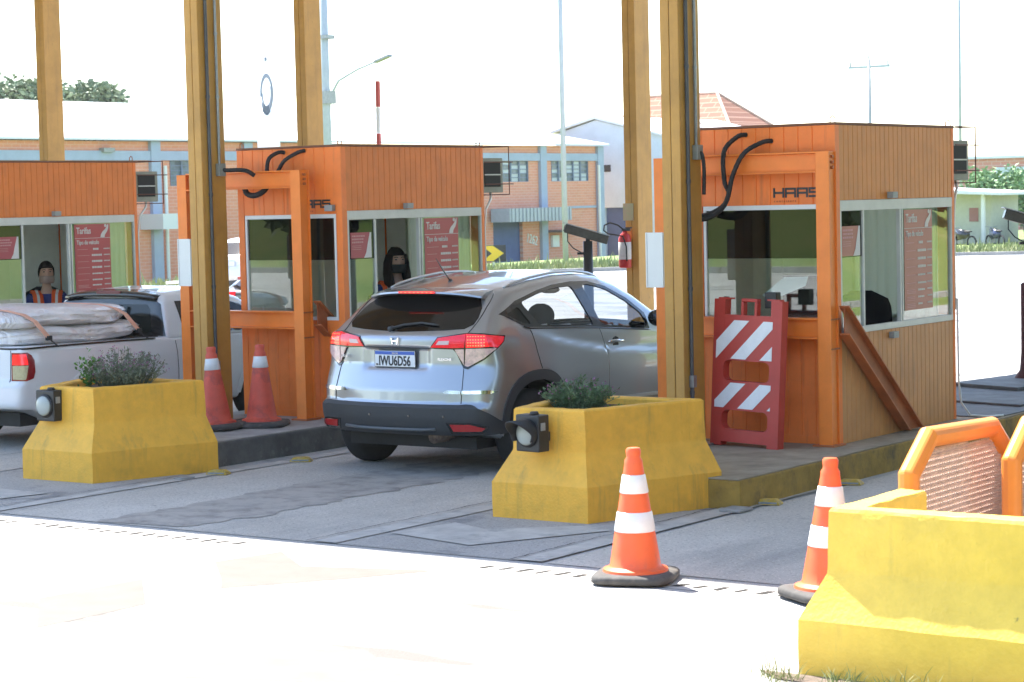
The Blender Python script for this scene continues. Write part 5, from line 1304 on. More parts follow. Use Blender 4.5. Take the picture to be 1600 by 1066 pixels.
# ================================================================ people
def skinned(name, nodes, edges, m_, parent, sub=2):
    me = bpy.data.meshes.new('sk'); me.from_pydata([n[:3] for n in nodes], edges, []); o = bpy.data.objects.new('sk', me); COL.objects.link(o)
    md = o.modifiers.new('s', 'SKIN'); md.use_smooth_shade = True
    for i, n in enumerate(nodes):
        v = me.skin_vertices[0].data[i]; r = n[3]; v.radius = (r, n[4] if len(n) > 4 else r)
    me.skin_vertices[0].data[0].use_root = True
    sb = o.modifiers.new('b', 'SUBSURF'); sb.levels = sub; sb.render_levels = sub
    dg = bpy.context.evaluated_depsgraph_get(); m2 = bpy.data.meshes.new_from_object(o.evaluated_get(dg)); bpy.data.objects.remove(o)
    m2.materials.clear(); m2.materials.append(m_); m2.shade_smooth(); r_ = bpy.data.objects.new(name, m2); COL.objects.link(r_); r_.parent = parent; return r_
def person(label, loc, rz, long_hair, mask, head_turn=0.0, lean=0.0, reach=False):
    t = thing('person', label, 'person', loc, rz, group='toll workers')
    nodes = [(0,.0,.50,.13,.11),(0,.01,.66,.12,.10),(0,0,.84,.125,.10),(0,0,1.0,.12,.09),(0,-.005,1.09,.055),(0,-.012,1.17,.048),(0,-.015,1.22,.05)]
    edges = [(i, i+1) for i in range(6)]
    for s in (-1, 1):
        n0 = len(nodes); rc = reach and s == -1
        el = (s*.235,-.06,.82); wr = (s*.15,-.29,.80) if not rc else (s*.26,-.30,.86)
        nodes += [(s*.165,.0,1.03,.055),(el[0],el[1],el[2],.040),(wr[0],wr[1],wr[2],.027),(wr[0]*.97,wr[1]-.06,wr[2]-.002,.034,.016)]; edges += [(3,n0),(n0,n0+1),(n0+1,n0+2),(n0+2,n0+3)]
        px, py, pz = nodes[-1][:3]
        for k, (dx, ln) in enumerate(((-.027,.062),(-.009,.074),(.009,.070),(.027,.055))):
            m0 = len(nodes); nodes += [(px+dx, py-.035, pz, .0095),(px+dx*1.15, py-.035-ln*.55, pz-.006, .0085),(px+dx*1.2, py-.035-ln, pz-.022, .007)]; edges += [(n0+3,m0),(m0,m0+1),(m0+1,m0+2)]
        m0 = len(nodes); nodes += [(px-s*.040, py+.005, pz-.002, .011),(px-s*.060, py-.03, pz-.012, .009)]; edges += [(n0+3,m0),(m0,m0+1)]
        n1 = len(nodes); nodes += [(s*.10,-.04,.49,.085),(s*.12,-.42,.50,.062),(s*.12,-.42,.14,.042),(s*.12,-.55,.07,.038)]; edges += [(0,n1),(n1,n1+1),(n1+1,n1+2),(n1+2,n1+3)]
    body = skinned('body', nodes, edges, M_skin, t)
    # head, same mesh object
    hm = MB(); hc = Vector((0,-.03,1.305)); n, m_ = 28, 22; rr = []
    for i in range(1, m_):
        ph = PI*i/m_; v = -math.cos(ph); ring = []
        for k in range(n):
            a = 2*PI*k/n; dx, dy = math.sin(a), -math.cos(a); r = math.sin(ph)**.85
            x = .075*r*dx*(1-.22*max(0,-v-.2)); y = .095*r*dy; z = .118*v
            front = max(0, -dy); 
            y -= .020*math.exp(-((dx*1.0)/.16)**2-((v+.12)/.16)**2)*front        # nose
            y += .010*(math.exp(-((abs(dx)-.42)/.18)**2-((v-.10)/.12)**2))*front   # eye sockets
            y -= .006*math.exp(-((dx)/.3)**2-((v+.52)/.10)**2)*front              # lips
            y -= .008*math.exp(-((dx)/.35)**2-((v+.85)/.16)**2)*front             # chin
            ring.append((x, y, z))
        rr.append(ring)
    hm.rings(rr)
    for s in (-1,1): hm.ellipsoid((s*.077,.005,-.0),(.010,.018,.030),8,6)
    R = Matrix.Rotation(head_turn, 3, 'Z'); hm.v = [tuple(R @ Vector(p)+hc) for p in hm.v]
    ho = hm.build('head', M_skin, None, True)
    bm = bmesh.new(); bm.from_mesh(body.data); bm.from_mesh(ho.data); bm.to_mesh(body.data); bm.free(); bpy.data.objects.remove(ho); body.data.shade_smooth()
    def hp(p): return tuple(R @ Vector(p)+hc)
    ey = MB()
    for s in (-1,1): ey.ellipsoid(hp((s*.031,-.078,.012)),(.013,.008,.007),10,8)
    ey.build('eyes', M_dark, t, True)
    br = MB()
    for s in (-1,1): br.tube([hp((s*.014,-.088,.031)),hp((s*.032,-.089,.036)),hp((s*.050,-.078,.031))], .0035, 6)
    br.build('eyebrows', M_hair, t, True)
    # hair
    rr = []
    for i in range(1, 16):
        ph = PI*(i/15)*.62; v = math.cos(ph); ring = []
        for k in range(28):
            a = 2*PI*k/28; dx, dy = math.sin(a), -math.cos(a); r = math.sin(ph)
            x, y, z = .088*r*dx, .108*r*dy+.006, .130*v
            if dy < -.3 and z < .062: z = .062+(z-.062)*.12; y = y*.90
            ring.append(hp((x,y,z)))
        rr.append(ring)
    hr = MB().rings(rr[::-1]); 
    if long_hair:
        for s in (-1,1):
            for j in range(5):
                o_ = j*.016; hr.tube([hp((s*(.060+o_*.5),-.055+o_,.06)),hp((s*(.083+o_*.3),-.045+o_*1.1,-.02)),hp((s*(.085+o_*.4),-.055+o_*1.0,-.12)),hp((s*(.075+o_*.5),-.075+o_*.9,-.22)),hp((s*(.065+o_*.6),-.085+o_*.8,-.33)),hp((s*(.06+o_*.6),-.075+o_*.8,-.43))], [.012,.022,.026,.027,.024,.008], 8)
        hr.ellipsoid(hp((0,.06,-.10)),(.105,.06,.24),16,10)
    else:
        hr.ellipsoid(hp((0,.085,-.02)),(.045,.04,.06),12,8)
    hr.build('hair', M_hair, t, True)
    # mask
    rr = []
    for i in range(8):
        u = i/7; z = -.032-.080*u; ring = []
        for k in range(15):
            a = -1.25+2.5*k/14; rr_ = 1.0-.20*max(0,u-.6); x = .084*math.sin(a)*rr_; y = -.104*math.cos(a)*rr_ - .018*math.exp(-(a/.5)**2)*(1-u*.6); ring.append(hp((x,y,z)))
        rr.append(ring)
    mk = MB(); mk.v = [p for r_ in rr for p in r_]; mk.f = [(i*15+k, i*15+k+1, (i+1)*15+k+1, (i+1)*15+k) for i in range(7) for k in range(14)]
    o = mk.build('face_mask', mask, t, True); sl = o.modifiers.new('s', 'SOLIDIFY'); sl.thickness = .003
    # shirt and vest
    sn = [(0,.0,.50,.150,.13),(0,.01,.66,.140,.118),(0,0,.84,.145,.118),(0,0,1.0,.138,.105),(0,-.003,1.075,.070)]; se = [(0,1),(1,2),(2,3),(3,4)]
    for s in (-1,1): 
        n0 = len(sn); rc = reach and s == -1
        sn += [(s*.165,.0,1.03,.075),(s*.20,-.03,.93,.060),(s*.228,-.055,.84,.055)]; se += [(3,n0),(n0,n0+1),(n0+1,n0+2)]
        if long_hair: sn += [(s*.19,-.17,.815,.045),(s*.152,-.27,.803,.036)]; se += [(n0+2,n0+3),(n0+3,n0+4)]
    skinned('shirt', sn, se, M_shirt, t)
    tn = [(0,0,.46,.145,.14)]; te = []
    for s in (-1,1): n0 = len(tn); tn += [(s*.10,-.04,.49,.10),(s*.12,-.42,.50,.075),(s*.12,-.42,.16,.058)]; te += [(0,n0),(n0,n0+1),(n0+1,n0+2)]
    skinned('trousers', tn, te, mat('dark_trousers',(.02,.022,.03),.8), t, 1)
    vn = MB()
    for s in (-1,1):
        for (off, wd, mm) in ((0,.05,0),):
            path = [(s*.075,.085,.75),(s*.105,.11,.95),(s*.120,.055,1.085),(s*.115,-.015,1.112),(s*.098,-.085,1.06),(s*.090,-.128,.95),(s*.085,-.145,.80),(s*.085,-.145,.60)]
            V = []
            for p in path: V.append([(p[0]-.055, p[1]-.006, p[2]+.012), (p[0]+.055, p[1]-.006, p[2]-.000 if p[2] > 1.0 else p[2]), (p[0]+.055, p[1]+.004, p[2]-.010 if p[2] > 1.0 else p[2]), (p[0]-.055, p[1]+.004, p[2])])
            vn.rings(V)
    vo = vn.build('safety_vest', M_vest, t, True)
    vb = MB()
    for s in (-1,1):
        path = [(s*.118,.050,1.094),(s*.113,-.015,1.121),(s*.096,-.091,1.068),(s*.088,-.135,.95),(s*.083,-.152,.80),(s*.083,-.152,.62)]
        V = [[(p[0]-.014,p[1]-.004,p[2]+.004),(p[0]+.014,p[1]-.004,p[2]+.002),(p[0]+.014,p[1]+.001,p[2]-.002),(p[0]-.014,p[1]+.001,p[2])] for p in path]; vb.rings(V)
    vb.build('reflective_band', M_vband, vo)
    return t
person('seated worker with long dark hair, dark mask and orange vest in the middle booth', (-12.98, 16.36, .245), PI*.28, True, M_mask, .1)
office_chair('office chair carrying the long haired worker in the middle booth', (-13.02, 16.38, .26), PI*.28)
person('seated worker with tied hair, grey mask, blue shirt and orange vest in the left booth', (-17.82, 16.45, .13), PI*.28, False, M_mask2, .05, reach=True)
office_chair('office chair carrying the worker with tied hair in the left booth', (-17.86, 16.47, .26), PI*.28)

# ================================================================ the background
def brick_mat(name, c1, c2, mort, sx, sy, rough=.85, axis='x'):
    m_ = bpy.data.materials.new(name); m_.use_nodes = True; n = m_.node_tree.nodes; l = m_.node_tree.links; p = n['Principled BSDF']; p.inputs['Roughness'].default_value = rough
    tc = n.new('ShaderNodeTexCoord'); sp = n.new('ShaderNodeSeparateXYZ'); l.new(tc.outputs['Object'], sp.inputs[0]); cb = n.new('ShaderNodeCombineXYZ')
    l.new(sp.outputs['Y' if axis == 'x' else 'X'], cb.inputs[0]); l.new(sp.outputs['Z'], cb.inputs[1])
    b = n.new('ShaderNodeTexBrick'); b.inputs['Scale'].default_value = 1; b.inputs['Brick Width'].default_value = sx; b.inputs['Row Height'].default_value = sy; b.inputs['Mortar Size'].default_value = sy*.10
    b.inputs['Color1'].default_value = (*c1,1); b.inputs['Color2'].default_value = (*c2,1); b.inputs['Mortar'].default_value = (*mort,1); l.new(cb.outputs[0], b.inputs['Vector'])
    no = n.new('ShaderNodeTexNoise'); no.inputs['Scale'].default_value = .8; no.inputs['Detail'].default_value = 6; l.new(tc.outputs['Object'], no.inputs['Vector'])
    mx = n.new('ShaderNodeMix'); mx.data_type = 'RGBA'; mx.blend_type = 'MULTIPLY'; mx.inputs[0].default_value = .12; l.new(b.outputs[0], mx.inputs[6]); l.new(no.outputs[1], mx.inputs[7]); l.new(mx.outputs[2], p.inputs['Base Color'])
    return m_
M_brick = brick_mat('salmon_brick', (.76,.32,.20), (.71,.285,.175), (.74,.42,.31), .40, .13)
M_blue = mat('blue_grey_painted_concrete', (.35,.41,.52), .7, noise=.1, nscale=2)
M_dblue = mat('dark_blue_door_paint', (.06,.10,.24), .6, noise=.2, nscale=1.5)
M_winf = mat('blue_steel_window_frame', (.16,.20,.28), .6)
M_wing = mat('old_window_glass', (.20,.25,.28), .15, noise=.5, nscale=2)
M_metal = mat('white_metal_roof', (.70,.71,.72), .5, noise=.05)
M_pale = mat('pale_blue_render', (.60,.66,.74), .8, noise=.12, nscale=1)
bx0, by0, by1, bz0, bz1 = -60.0, 40.0, 92.0, -1.5, 4.62
bd = thing('brick_warehouse', 'long salmon brick warehouse with blue grey columns and a white metal roof', 'building', (bx0, by0, bz0))
def B(x0, x1, y0, y1, z0, z1): return ((x0-bx0, y0-by0, z0-bz0), (x1-bx0, y1-by0, z1-bz0))
wins = [(53.0,55.0),(56.9,60.0),(61.9,64.5),(67.5,70.5),(72.5,75.5),(78,81),(83.7,85.75),(87.7,90.85)]
wb, wt_ = 2.93, 3.90
doorY = (82.85, 85.2)
mb = MB(); D = 22
mb.box(*B(bx0-.3, bx0, by0, by1, wt_, bz1))
def seg(y0, y1, z0, z1): mb.box(*B(bx0-.3, bx0, y0, y1, z0, z1))
ycur = by0
for a, b in wins: seg(ycur, a, wb, wt_-.0); ycur = b
seg(ycur, by1, wb, wt_)
seg(by0, doorY[0], bz0, wb-.0); seg(doorY[1], by1, bz0, wb); seg(doorY[0], doorY[1], 1.20, wb)
mb.box(*B(bx0-D, bx0-.3, by1-.3, by1, bz0, bz1)).box(*B(bx0-D, bx0-.3, by0, by0+.3, bz0, bz1)).box(*B(bx0-D, bx0-D+.3, by0+.3, by1-.3, bz0, bz1))
mb.build('brick_wall', M_brick, bd)
for y in (50.5, 61.0, 66.2, 71.6, 76.4, 81.7, 86.85, 91.8): MB().box(*B(bx0+.002, bx0+.16, y-.25, y+.25, bz0, bz1+.0)).build('concrete_pillar', M_blue, bd)
MB().box(*B(bx0+.003, bx0+.12, by0, by1, 3.905, 4.26)).build('concrete_beam', M_blue, bd)
for a, b in wins:
    w_ = MB(); w_.box(*B(bx0-.12, bx0-.08, a, b, wb, wt_)); wo = w_.build('window', M_wing, bd)
    f = MB(); k = max(2, round((b-a)/.62))
    for i in range(k+1): yy = a+(b-a)*i/k; f.box(*B(bx0-.07, bx0-.0, yy-.035, yy+.035, wb, wt_))
    for z in np.linspace(wb, wt_, 6): f.box(*B(bx0-.069, bx0-.01, a+.04, b-.04, z-.018, z+.018))
    f.build('frame', M_winf, wo)
    f = MB(); z_ = list(np.linspace(wb, wt_, 6))
    for i in range(k):
        for j in range(5):
            if random.random() < .45: f.box(*B(bx0-.079, bx0-.072, a+(b-a)*i/k+.04, a+(b-a)*(i+1)/k-.04, z_[j]+.02, z_[j+1]-.02))
    if f.v: f.build('pane', mat('bright_pane', (.50,.56,.60), .2), wo)
dr_ = MB().box(*B(bx0-.22, bx0-.18, doorY[0], doorY[1], bz0, 1.20)).build('door', M_dblue, bd)
aw = MB(); n = 34; ya, yb_ = 82.5, 87.5
for i in range(n):
    y = ya+(yb_-ya)*i/n; aw.box(*B(bx0+.15, bx0+1.25 - (0 if i % 2 else .05), y, y+(yb_-ya)/n*.92, 1.08, 1.70))
aw.build('corrugated_awning', mat('grey_corrugated_awning', (.40,.42,.46), .5, noise=.1), bd)
MB().box(*B(bx0+.002, bx0+1.2, 60.2, 61.15, 1.30, 1.88)).build('corrugated_awning', mat('pale_awning', (.62,.64,.66), .5), bd)
for y in (61.45, 91.55): MB().cyl((0+.18, y-by0, 0), (.18, y-by0, 3.7-bz0), .07, .07, 10).build('downpipe', M_white, bd)
MB().box(*B(bx0+.003, bx0+.28, 58.2, 58.75, 4.20, 4.36)).build('floodlight', M_grey, bd)
MB().box(*B(bx0+.003, bx0+.14, 87.5, 88.05, -.20, .36)).build('meter_box', M_white, bd)
MB().box(*B(bx0+.003, bx0+.8, 87.2, 89.2, .50, .62)).build('small_canopy', mat('brown_canopy', (.20,.13,.12), .7), bd)
MB().box(*B(bx0+.003, bx0+.06, 88.6, 91.5, 1.62, 1.72)).build('lintel', M_blue, bd)
so_ = text('wall_number', '1262', .62, M_white, bd, (bx0+.02-bx0, 85.42-by0, .12-bz0), (PI/2, .22, PI/2), sx=.75, ext=.02)
rf = MB(); rz = 6.15
rf.prism([(x_, z_) for x_, z_ in ((.35, bz1-bz0+.02),(.35, bz1-bz0+.10),(-10.8, rz-bz0+.6),(-D-.2, bz1-bz0+.10),(-D-.2, bz1-bz0+.02),(-10.8, rz-bz0+.5))], 'y', -.3, by1-by0+.3); rf.build('roof', M_metal, bd)
# pale gabled shed beyond
sh = thing('pale_shed', 'pale blue gabled shed with a dark blue gate beside the brick warehouse', 'building', (-64.7, 95, -1.5))
mb = MB(); mb.prism([(0,0),(2.95,0),(2.95,3.08),(4.45,3.08),(4.45,0),(7.2,0),(7.2,6.4),(2.5,7.54),(0,6.91)], 'y', 0, 12); mb.build('rendered_wall', M_pale, sh)
MB().box((2.96,.15,0),(4.44,.2,3.07)).build('gate', M_dblue, sh)
MB().prism([(-.2,6.93),(2.5,7.6),(7.5,6.35),(7.5,6.45),(2.5,7.74),(-.2,7.05)], 'y', -.2, 12.2).build('roof', M_metal, sh)
MB().box((2.95,-.02,4.9),(3.35,-.003,5.25)).build('vent', M_dark, sh)
# tile-roofed house
hs = thing('tiled_house', 'house whose red tiled hip roof rises behind the right hand booth', 'building', (-65.8, 112, -1.5))
def tile_mat(): return brick_mat('clay_roof_tiles', (.26,.10,.05), (.18,.068,.035), (.36,.19,.12), .9, .30, axis='y')
MB().box((-6.0,0,0),(1.6,4.6,7.48)).build('wall', mat('cream_wall', (.5,.42,.36), .8), hs)
A_, B_, C_, D_, E_, F_ = (-6.6,-.5,7.5),(2.0,-.5,7.5),(2.0,5.0,7.5),(-6.6,5.0,7.5),(-5.1,2.2,9.6),(-.4,2.2,9.6)
mb = MB(); mb.add([A_,B_,C_,D_,E_,F_], [(0,1,5,4),(1,2,5),(2,3,4,5),(3,0,4),(0,3,2,1)]); ro = mb.build('roof', tile_mat(), hs)
mb = MB()
for a, b in ((B_,F_),(C_,F_),(E_,F_),(A_,E_)): mb.tube([a, b], .09, 8)
mb.build('ridge_tiles', mat('pale_ridge_tiles', (.55,.36,.28), .8), ro)
# distant brick building, right
rb = thing('low_brick_building', 'distant red brick building with a pale window behind the tree on the right', 'building', (-52, 110, -1.5))
mb = MB(); mb.box((0,0,0),(16,10,5.15)); mb.build('brick_wall', brick_mat('red_brick', (.62,.27,.22), (.58,.24,.20), (.62,.42,.36), .5, .2, axis='y'), rb)
MB().box((5.0,-.06,4.0),(6.6,-.003,4.7)).build('window', mat('pale_window', (.55,.62,.66), .3), rb); MB().box((-.2,-.2,5.16),(16.2,10.2,5.3)).build('roof', M_metal, rb)
# green kiosk with white roof
kk = thing('green_kiosk', 'pale green kiosk with an overhanging white roof at the far right', 'kiosk', (-33.9, 76, -.1))
mb = MB(); mb.box((-2.2,.5,0),(1.0,3.0,2.05)); mb.build('wall', mat('pale_green_wall', (.52,.52,.42), .8, noise=.1), kk)
MB().prism([(-2.5,2.15),(1.85,1.95),(1.85,2.05),(-2.5,2.32)], 'y', -.6, 3.2).build('roof', M_metal, kk)
for x in (.95, -2.1): MB().box((x,-.3,0),(x+.12,-.18,2.0)).build('roof_post', M_white, kk)
MB().box((.15,.47,1.0),(.50,.497,1.5)).build('notice', mat('red_notice', (.35,.15,.13), .6), kk)
def junk(label, x, y, z, s_, nm, cat, cols):
    t = thing(nm, label, cat, (x, y, z))
    return t
def motorbike(label, loc, rz, col):
    t = thing('motorcycle', label, 'motorcycle', loc, rz, group='motorcycles parked by the kiosk'); t.scale = (.72, .72, .72)
    for y in (-.65, .65):
        w_ = MB(); R_ = .30; w_.tube([(0, y+R_*math.cos(a), R_+R_*math.sin(a)) for a in np.linspace(0, 2*PI, 21)], .045, 6); w_.build('wheel', M_tyre, t, True)
    MB().rings([[(sx_*w_, y, z0_) for sx_, z0_ in ((-1,a),(1,a),(1,b),(-1,b))] for y, w_, a, b in ((-.45,.08,.62,.80),(-.1,.13,.45,.92),(.2,.13,.40,.98),(.5,.06,.65,.95))]).build('body', col, t, True)
    MB().ellipsoid((0,-.35,.84),(.13,.32,.06),12,8).build('seat', M_blk, t, True)
    MB().tube([(0,.65,.30),(0,.48,.95),(0,.45,1.02)], .025, 6).tube([(-.33,.38,1.06),(0,.46,1.02),(.33,.38,1.06)], .014, 6).build('handlebar', M_steel, t)
    MB().box((-.12,-.15,.22),(.12,.25,.46)).build('engine', M_steel, t, bevel=.02)
    return t
motorbike('dark motorcycle parked before the green kiosk, left one', (-33.2, 74.6, -.03), 1.2, M_gloss)
motorbike('dark blue motorcycle parked before the green kiosk, right one', (-32.2, 75.2, -.03), .9, mat('dark_blue_tank', (.02,.03,.10), .3, coat=1.0))
t = thing('green_container', 'mottled grey green waste container beside the kiosk', 'container', (-31.5, 78, -.03))
MB().rings([[(-.55,-.4,.1),(.55,-.4,.1),(.55,.4,.1),(-.55,.4,.1)],[(-.65,-.5,1.05),(.65,-.5,1.05),(.65,.5,1.05),(-.65,.5,1.05)]]).build('bin_body', mat('mottled_green', (.14,.17,.13), .6, noise=.5, nscale=2), t); MB().box((-.68,-.52,1.06),(.68,.52,1.14)).build('lid', M_grey, t)
wl = thing('brown_wall', 'reddish brown boundary wall behind the tree at the far right', 'wall', (-31.6, 84, -.05)); MB().box((0,0,0),(9,.2,1.7)).build('wall_panel', mat('brown_render', (.30,.13,.09), .9, noise=.2), wl)
MB().box((1.9,-.02,.3),(3.0,-.003,1.45)).build('white_panel', M_white, wl)

def tree(label, loc, h, R_, trunk_h, nclump, nleaf, m_, group, flat_=.75, ls=.16):
    t = thing('leafy_tree', label, 'tree', loc, group=group)
    tr_ = MB(); tr_.tube([(0,0,-.2),(.05,0,trunk_h*.5),(0,.05,trunk_h),(.1,0,trunk_h+R_*.7)], [.02*h+.06,.018*h+.04,.015*h+.03,.03], 10)
    lf = MB()
    for i in range(nclump):
        a = random.uniform(0, 2*PI); u = random.uniform(-.75, 1); r = math.sqrt(max(0,1-u*u))*random.uniform(.55, 1.0)
        c = Vector((R_*r*math.cos(a), R_*r*math.sin(a), trunk_h+R_*flat_+R_*flat_*u*random.uniform(.8,1.05)))
        tr_.tube([(0,0,trunk_h*random.uniform(.8,1.0)), (c.x*.5, c.y*.5, (trunk_h+c.z)/2), tuple(c)], [.05,.03,.012], 5, False)
        cr = R_*random.uniform(.20,.36)
        for k in range(nleaf):
            d = Vector((random.gauss(0,1), random.gauss(0,1), random.gauss(0,.8))).normalized()*cr*random.random()**.4
            leaf(lf, c+d, (random.uniform(-1,1),random.uniform(-1,1),random.uniform(-.6,.6)), random.uniform(.7,1.3)*ls*1.7, random.uniform(.7,1.3)*ls)
    tr_.build('trunk', mat('bark', (.12,.09,.07), .9, noise=.3), t); lf.build('crown', m_, t); return t
M_tl1 = mat('sunlit_tree_leaves', (.13,.24,.08), .6, col2=(.22,.34,.15), nscale=1.2)
M_tl2 = mat('dark_tree_leaves', (.09,.13,.05), .6, col2=(.16,.20,.09), nscale=.6)
tree('round bright green tree between the kiosk and the right edge', (-34.4, 81, -.05), 4, 1.75, .5, 50, 90, M_tl1, 'street trees', .62, .12)
for i, (x, y, z, R_, lab) in enumerate(((-80.5, 64.5, -1.5, 3.4, 'leftmost'), (-78.5, 71.5, -1.5, 2.6, 'middle'), (-78.5, 75.6, -1.5, 1.7, 'smallest, rightmost'))):
    tree(f'dark green treetop showing above the warehouse roof, {lab} of the three', (x, y, z), 8, R_, 9.6-1.55*R_+ (0,-.1,-.1)[i], 90, 90, mat('pale_treetop_leaves', (.12,.17,.08), .6, col2=(.20,.24,.13), nscale=.8), 'treetops beyond the warehouse', .75, .20)

# poles
def pole(name, label, cat, loc, h, r0, r1, m_, parts=(), group='poles beyond the toll plaza'):
    t = thing(name, label, cat, loc, group=group); MB().tube([(0,0,-.1),(0,0,h)], [r0, r1], 14).build('pole', m_, t, True)
    for nm, mb, mm in parts: mb.build(nm, mm, t)
    return t
M_galv = mat('pale_galvanised_pole', (.40,.44,.46), .5, noise=.1)
pole('lamp_post', 'tall pale blue grey pole rising beside the camera, in front of the brick wall', 'pole', (-36.98, 54.7, 0), 14, .085, .06, M_galv)
pole('lamp_post', 'white telecom pole with clamps behind the middle booth roof', 'pole', (-44.83, 53.23, -.4), 12, .16, .11, M_galv,
     [('clamp', MB().box((-.22,-.22,5.6),(.22,.22,6.0)).box((-.25,-.2,7.6),(.25,.2,7.72)).box((-.2,-.2,9.4),(.2,.2,9.5)), M_steel)])
pole('lamp_post', 'thin pole above the right booth roof, far right', 'pole', (-39.2, 88, -.3), 14, .07, .06, M_galv)
pole('utility_pole', 'grey utility pole with a crossarm above the right booth roof', 'pole', (-44.4, 90, -1), 8.9, .11, .08, mat('weathered_pole', (.36,.37,.37), .8, noise=.2), [('crossarm', MB().box((-1.0,-.05,8.55),(1.0,.05,8.66)), M_galv), ('insulator', MB().box((-.95,-.03,8.66),(-.89,.03,8.85)).box((.89,-.03,8.66),(.95,.03,8.85)).box((-.03,-.03,8.9),(.03,.03,9.1)), M_grey)])
pole('utility_pole', 'pale concrete pole at the far right above the brick building', 'pole', (-40.2, 99, -1), 6.4, .14, .12, M_galv)
# street lamp on curved arm
t = thing('street_lamp', 'street lamp with a long curved arm showing to the right of the white telecom pole', 'street lamp', (-45.4, 54.0, -.45), group='poles beyond the toll plaza')
from math import sin, cos
import itertools
def W(px, py, y):     # helper used once at modelling time to read a bearing from the survey camera
    d = fv + r2*(px-800)/(FOC*1000) - u2*(py-533)/(FOC*1000); k = y/d.y; return Vector((d.x*k, y, 2.0931+d.z*k))
MB().tube([(0,0,0),(-.05,0,4.5),(.07,0,5.9),(.45,0,6.4),(1.25,0,6.72),(2.0,0,6.92)], [.07,.06,.05,.045,.04,.035], 8).build('lamp_arm', M_galv, t, True)
MB().beam((1.95,0,6.90),(2.55,0,7.07), .20, .09).build('lamp_head', M_steel, t, bevel=.02)
# chevron sign
t = thing('chevron_sign', 'yellow chevron on a black board on a white post by the blue door', 'traffic sign', (-38.6, 53.3, -.05), yaw+.1)
MB().box((-.36,-.015,.33),(.36,.015,.82)).build('sign_board', mat('black_sign_face', (.03,.03,.035), .5), t)
MB().prism([(-.34,.80),(-.02,.80),(.30,.575),(-.02,.35),(-.34,.35),(-.06,.575)], 'y', -.019, -.016).build('chevron', mat('sign_yellow', (.80,.52,.03), .5), t)
MB().box((-.05,.016,0),(.03,.06,.6)).build('post', M_white, t)
# white roadside totem with ring emblem
t = thing('white_totem_sign', 'tall white sign panel with a dark ring emblem between the columns', 'sign', (-57.1, 64.5, -1.15), -.52)
MB().box((-1.3,-.15,0),(1.3,-.11,9.5)).build('panel', mat('gloss_white_panel', (.86,.86,.86), .4), t)
ri = MB()
def arc(a0, a1, r0, r1):
    n = 18; V = [((r0+(r1-r0)*0)*math.cos(a), -.16, 7.55+r0*1.0*math.sin(a)) for a in np.linspace(a0, a1, n)] + [(r1*math.cos(a), -.16, 7.55+r1*1.0*math.sin(a)) for a in np.linspace(a1, a0, n)]
    ri.rings([V, [(x, -.17, z) for x, y, z in V]])
arc(.35, 3.3, .59, .75); arc(-1.35, .42, .50, .75); arc(3.7, 4.9, .58, .75); arc(3.1, 3.9, .48, .58)
for k in range(6): a = 4.0+k*.22; ri.beam((.45*math.cos(a), -.165, 7.55+.5*math.sin(a)), (.75*math.cos(a+.1), -.165, 7.55+.85*math.sin(a+.1)), .05, .05)
ri.box((-.12,-.17,8.75),(.02,-.16,8.92)).box((.05,-.17,8.78),(.14,-.16,8.90)); ri.build('ring_emblem', mat('dark_blue_grey_emblem', (.06,.09,.12), .6), t)
# verge grass
M_verge = mat('verge_grass_blades', (.20, .26, .08), .8, col2=(.36, .36, .18), nscale=.8)
gr = MB()
for i in range(9000):
    x = random.uniform(-44, -24); y = yedge(x)+abs(random.gauss(0, 3.5))+.1
    z = H(x, y); hgt = random.uniform(.06,.28)*(1.7 if random.random() < .06 else 1); a = random.uniform(0, PI); dx, dy = .05*cos(a), .05*sin(a); lx, ly = random.gauss(0,.07), random.gauss(0,.07)
    gr.add([(x-dx,y-dy,z-.02),(x+dx,y+dy,z-.02),(x+lx,y+ly,z+hgt)], [(0,1,2)])
o = kind(gr.build('verge_grass', M_verge), 'stuff'); o['label'] = 'sunlit rough grass along the far verge of the road'
kb = MB(); xs_ = list(np.linspace(-44, -20, 40))
for i in range(len(xs_)-1): kb.beam((xs_[i], yedge(xs_[i]), .03), (xs_[i+1], yedge(xs_[i+1]), .03), .18, .16)
kind(kb.build('verge_kerb', M_conc), 'structure')
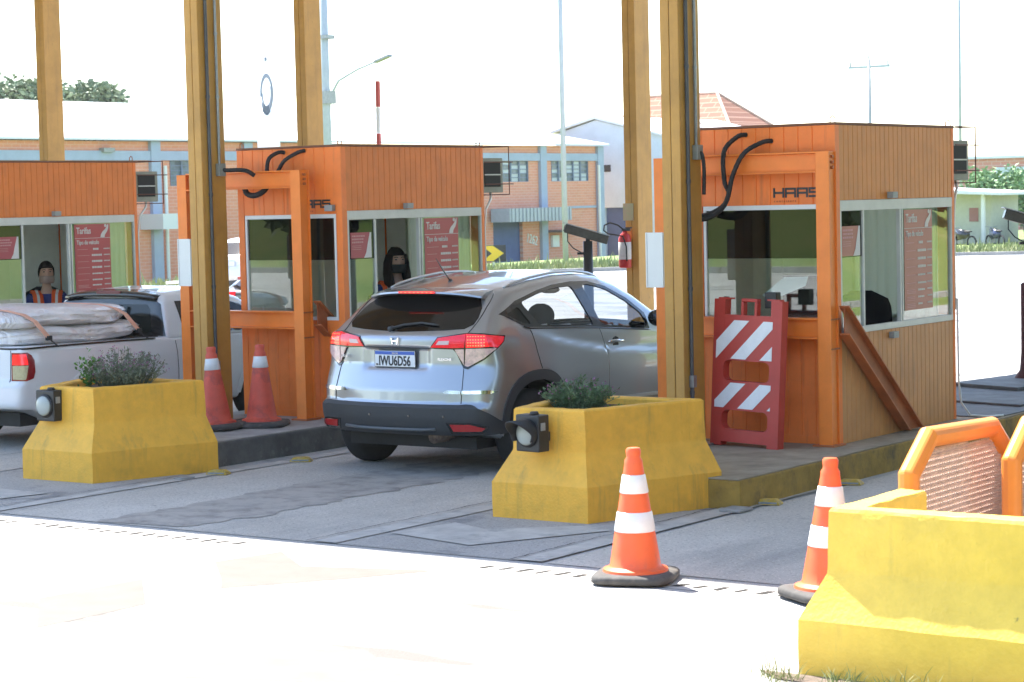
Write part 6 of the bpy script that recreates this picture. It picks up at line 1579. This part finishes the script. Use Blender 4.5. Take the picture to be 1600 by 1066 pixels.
# trees beside the camera added to cut side light; embankment growth mirrored by windows
for i in range(9):
    x, y = 8+random.uniform(-1, 3), -12+i*2.3; tree(f'dark tree added right of the camera to cut light, number {i+1} from the back', (x, y, -.05), 9, random.uniform(2.6, 3.4), 1.2, 26, 60, M_tl2, 'trees added beside the camera to cut light', 1.0, .34)
for i, (x, y, R_) in enumerate(((16, 48, 4), (20, 62, 5), (13, 36, 3), (24, 80, 6), (-34, -44, 5), (-22, -46, 6), (-12, -42, 5), (-46, -42, 5))):
    tree(['broad tree on the right embankment, nearest the plaza','broad tree on the right embankment, second','small tree on the right embankment above the kerb','broad tree far up the right embankment','broad tree on the bank behind the camera, second from left','tallest tree on the bank behind the camera','tree on the bank behind the camera, rightmost','tree on the bank behind the camera, leftmost'][i], (x, y, H(x,y)), 8, R_, 2.0, 30, 60, M_tl2, 'trees on the embankments', .8, .35)
for i in range(12):
    x, y = 4.5+random.uniform(0, 4), 30+i*4.2; tree(f'dark shrub on the right embankment, number {i+1} from the plaza', (x, y, H(x,y)), 3, random.uniform(.9, 1.6), .2, 10, 60, M_tl2, 'shrubs on the embankment', .8, .25)
for i in range(16):
    x = -52+i*3.1; y = -30.5+random.uniform(-1.5, 1.5)+(i % 3); tree(f'dark shrub on the bank behind the camera, number {i+1} from its left end', (x, y, H(x,y)), 3, random.uniform(1.6, 2.4), .3, 12, 60, M_tl2, 'shrubs on the embankment', .8, .3)
rk = MB()
for i in range(54): rk.beam((2.5, 24+i, .06), (2.5, 24.98+i, .06), .2, .22)
for i in range(60): rk.beam((-50+i, -22.1, .06), (-50+i+.98, -22.1, .06), .2, .22)
kind(rk.build('kerb', M_conc), 'structure')

# ---- thin haze volume added to wash out the distance, mimicking overexposure
hz = MB().box((-240, -60, -3), (60, 240, 18)).build('distance_wash', None); kind(hz, 'stuff')
hm_ = bpy.data.materials.new('distance_wash_volume'); hm_.use_nodes = True; n_ = hm_.node_tree.nodes; n_.remove(n_['Principled BSDF'])
pv = n_.new('ShaderNodeVolumePrincipled'); pv.inputs['Color'].default_value = (1, 1, 1, 1); pv.inputs['Density'].default_value = .00025; pv.inputs['Anisotropy'].default_value = .2
hm_.node_tree.links.new(pv.outputs[0], n_['Material Output'].inputs['Volume']); hz.data.materials.append(hm_)
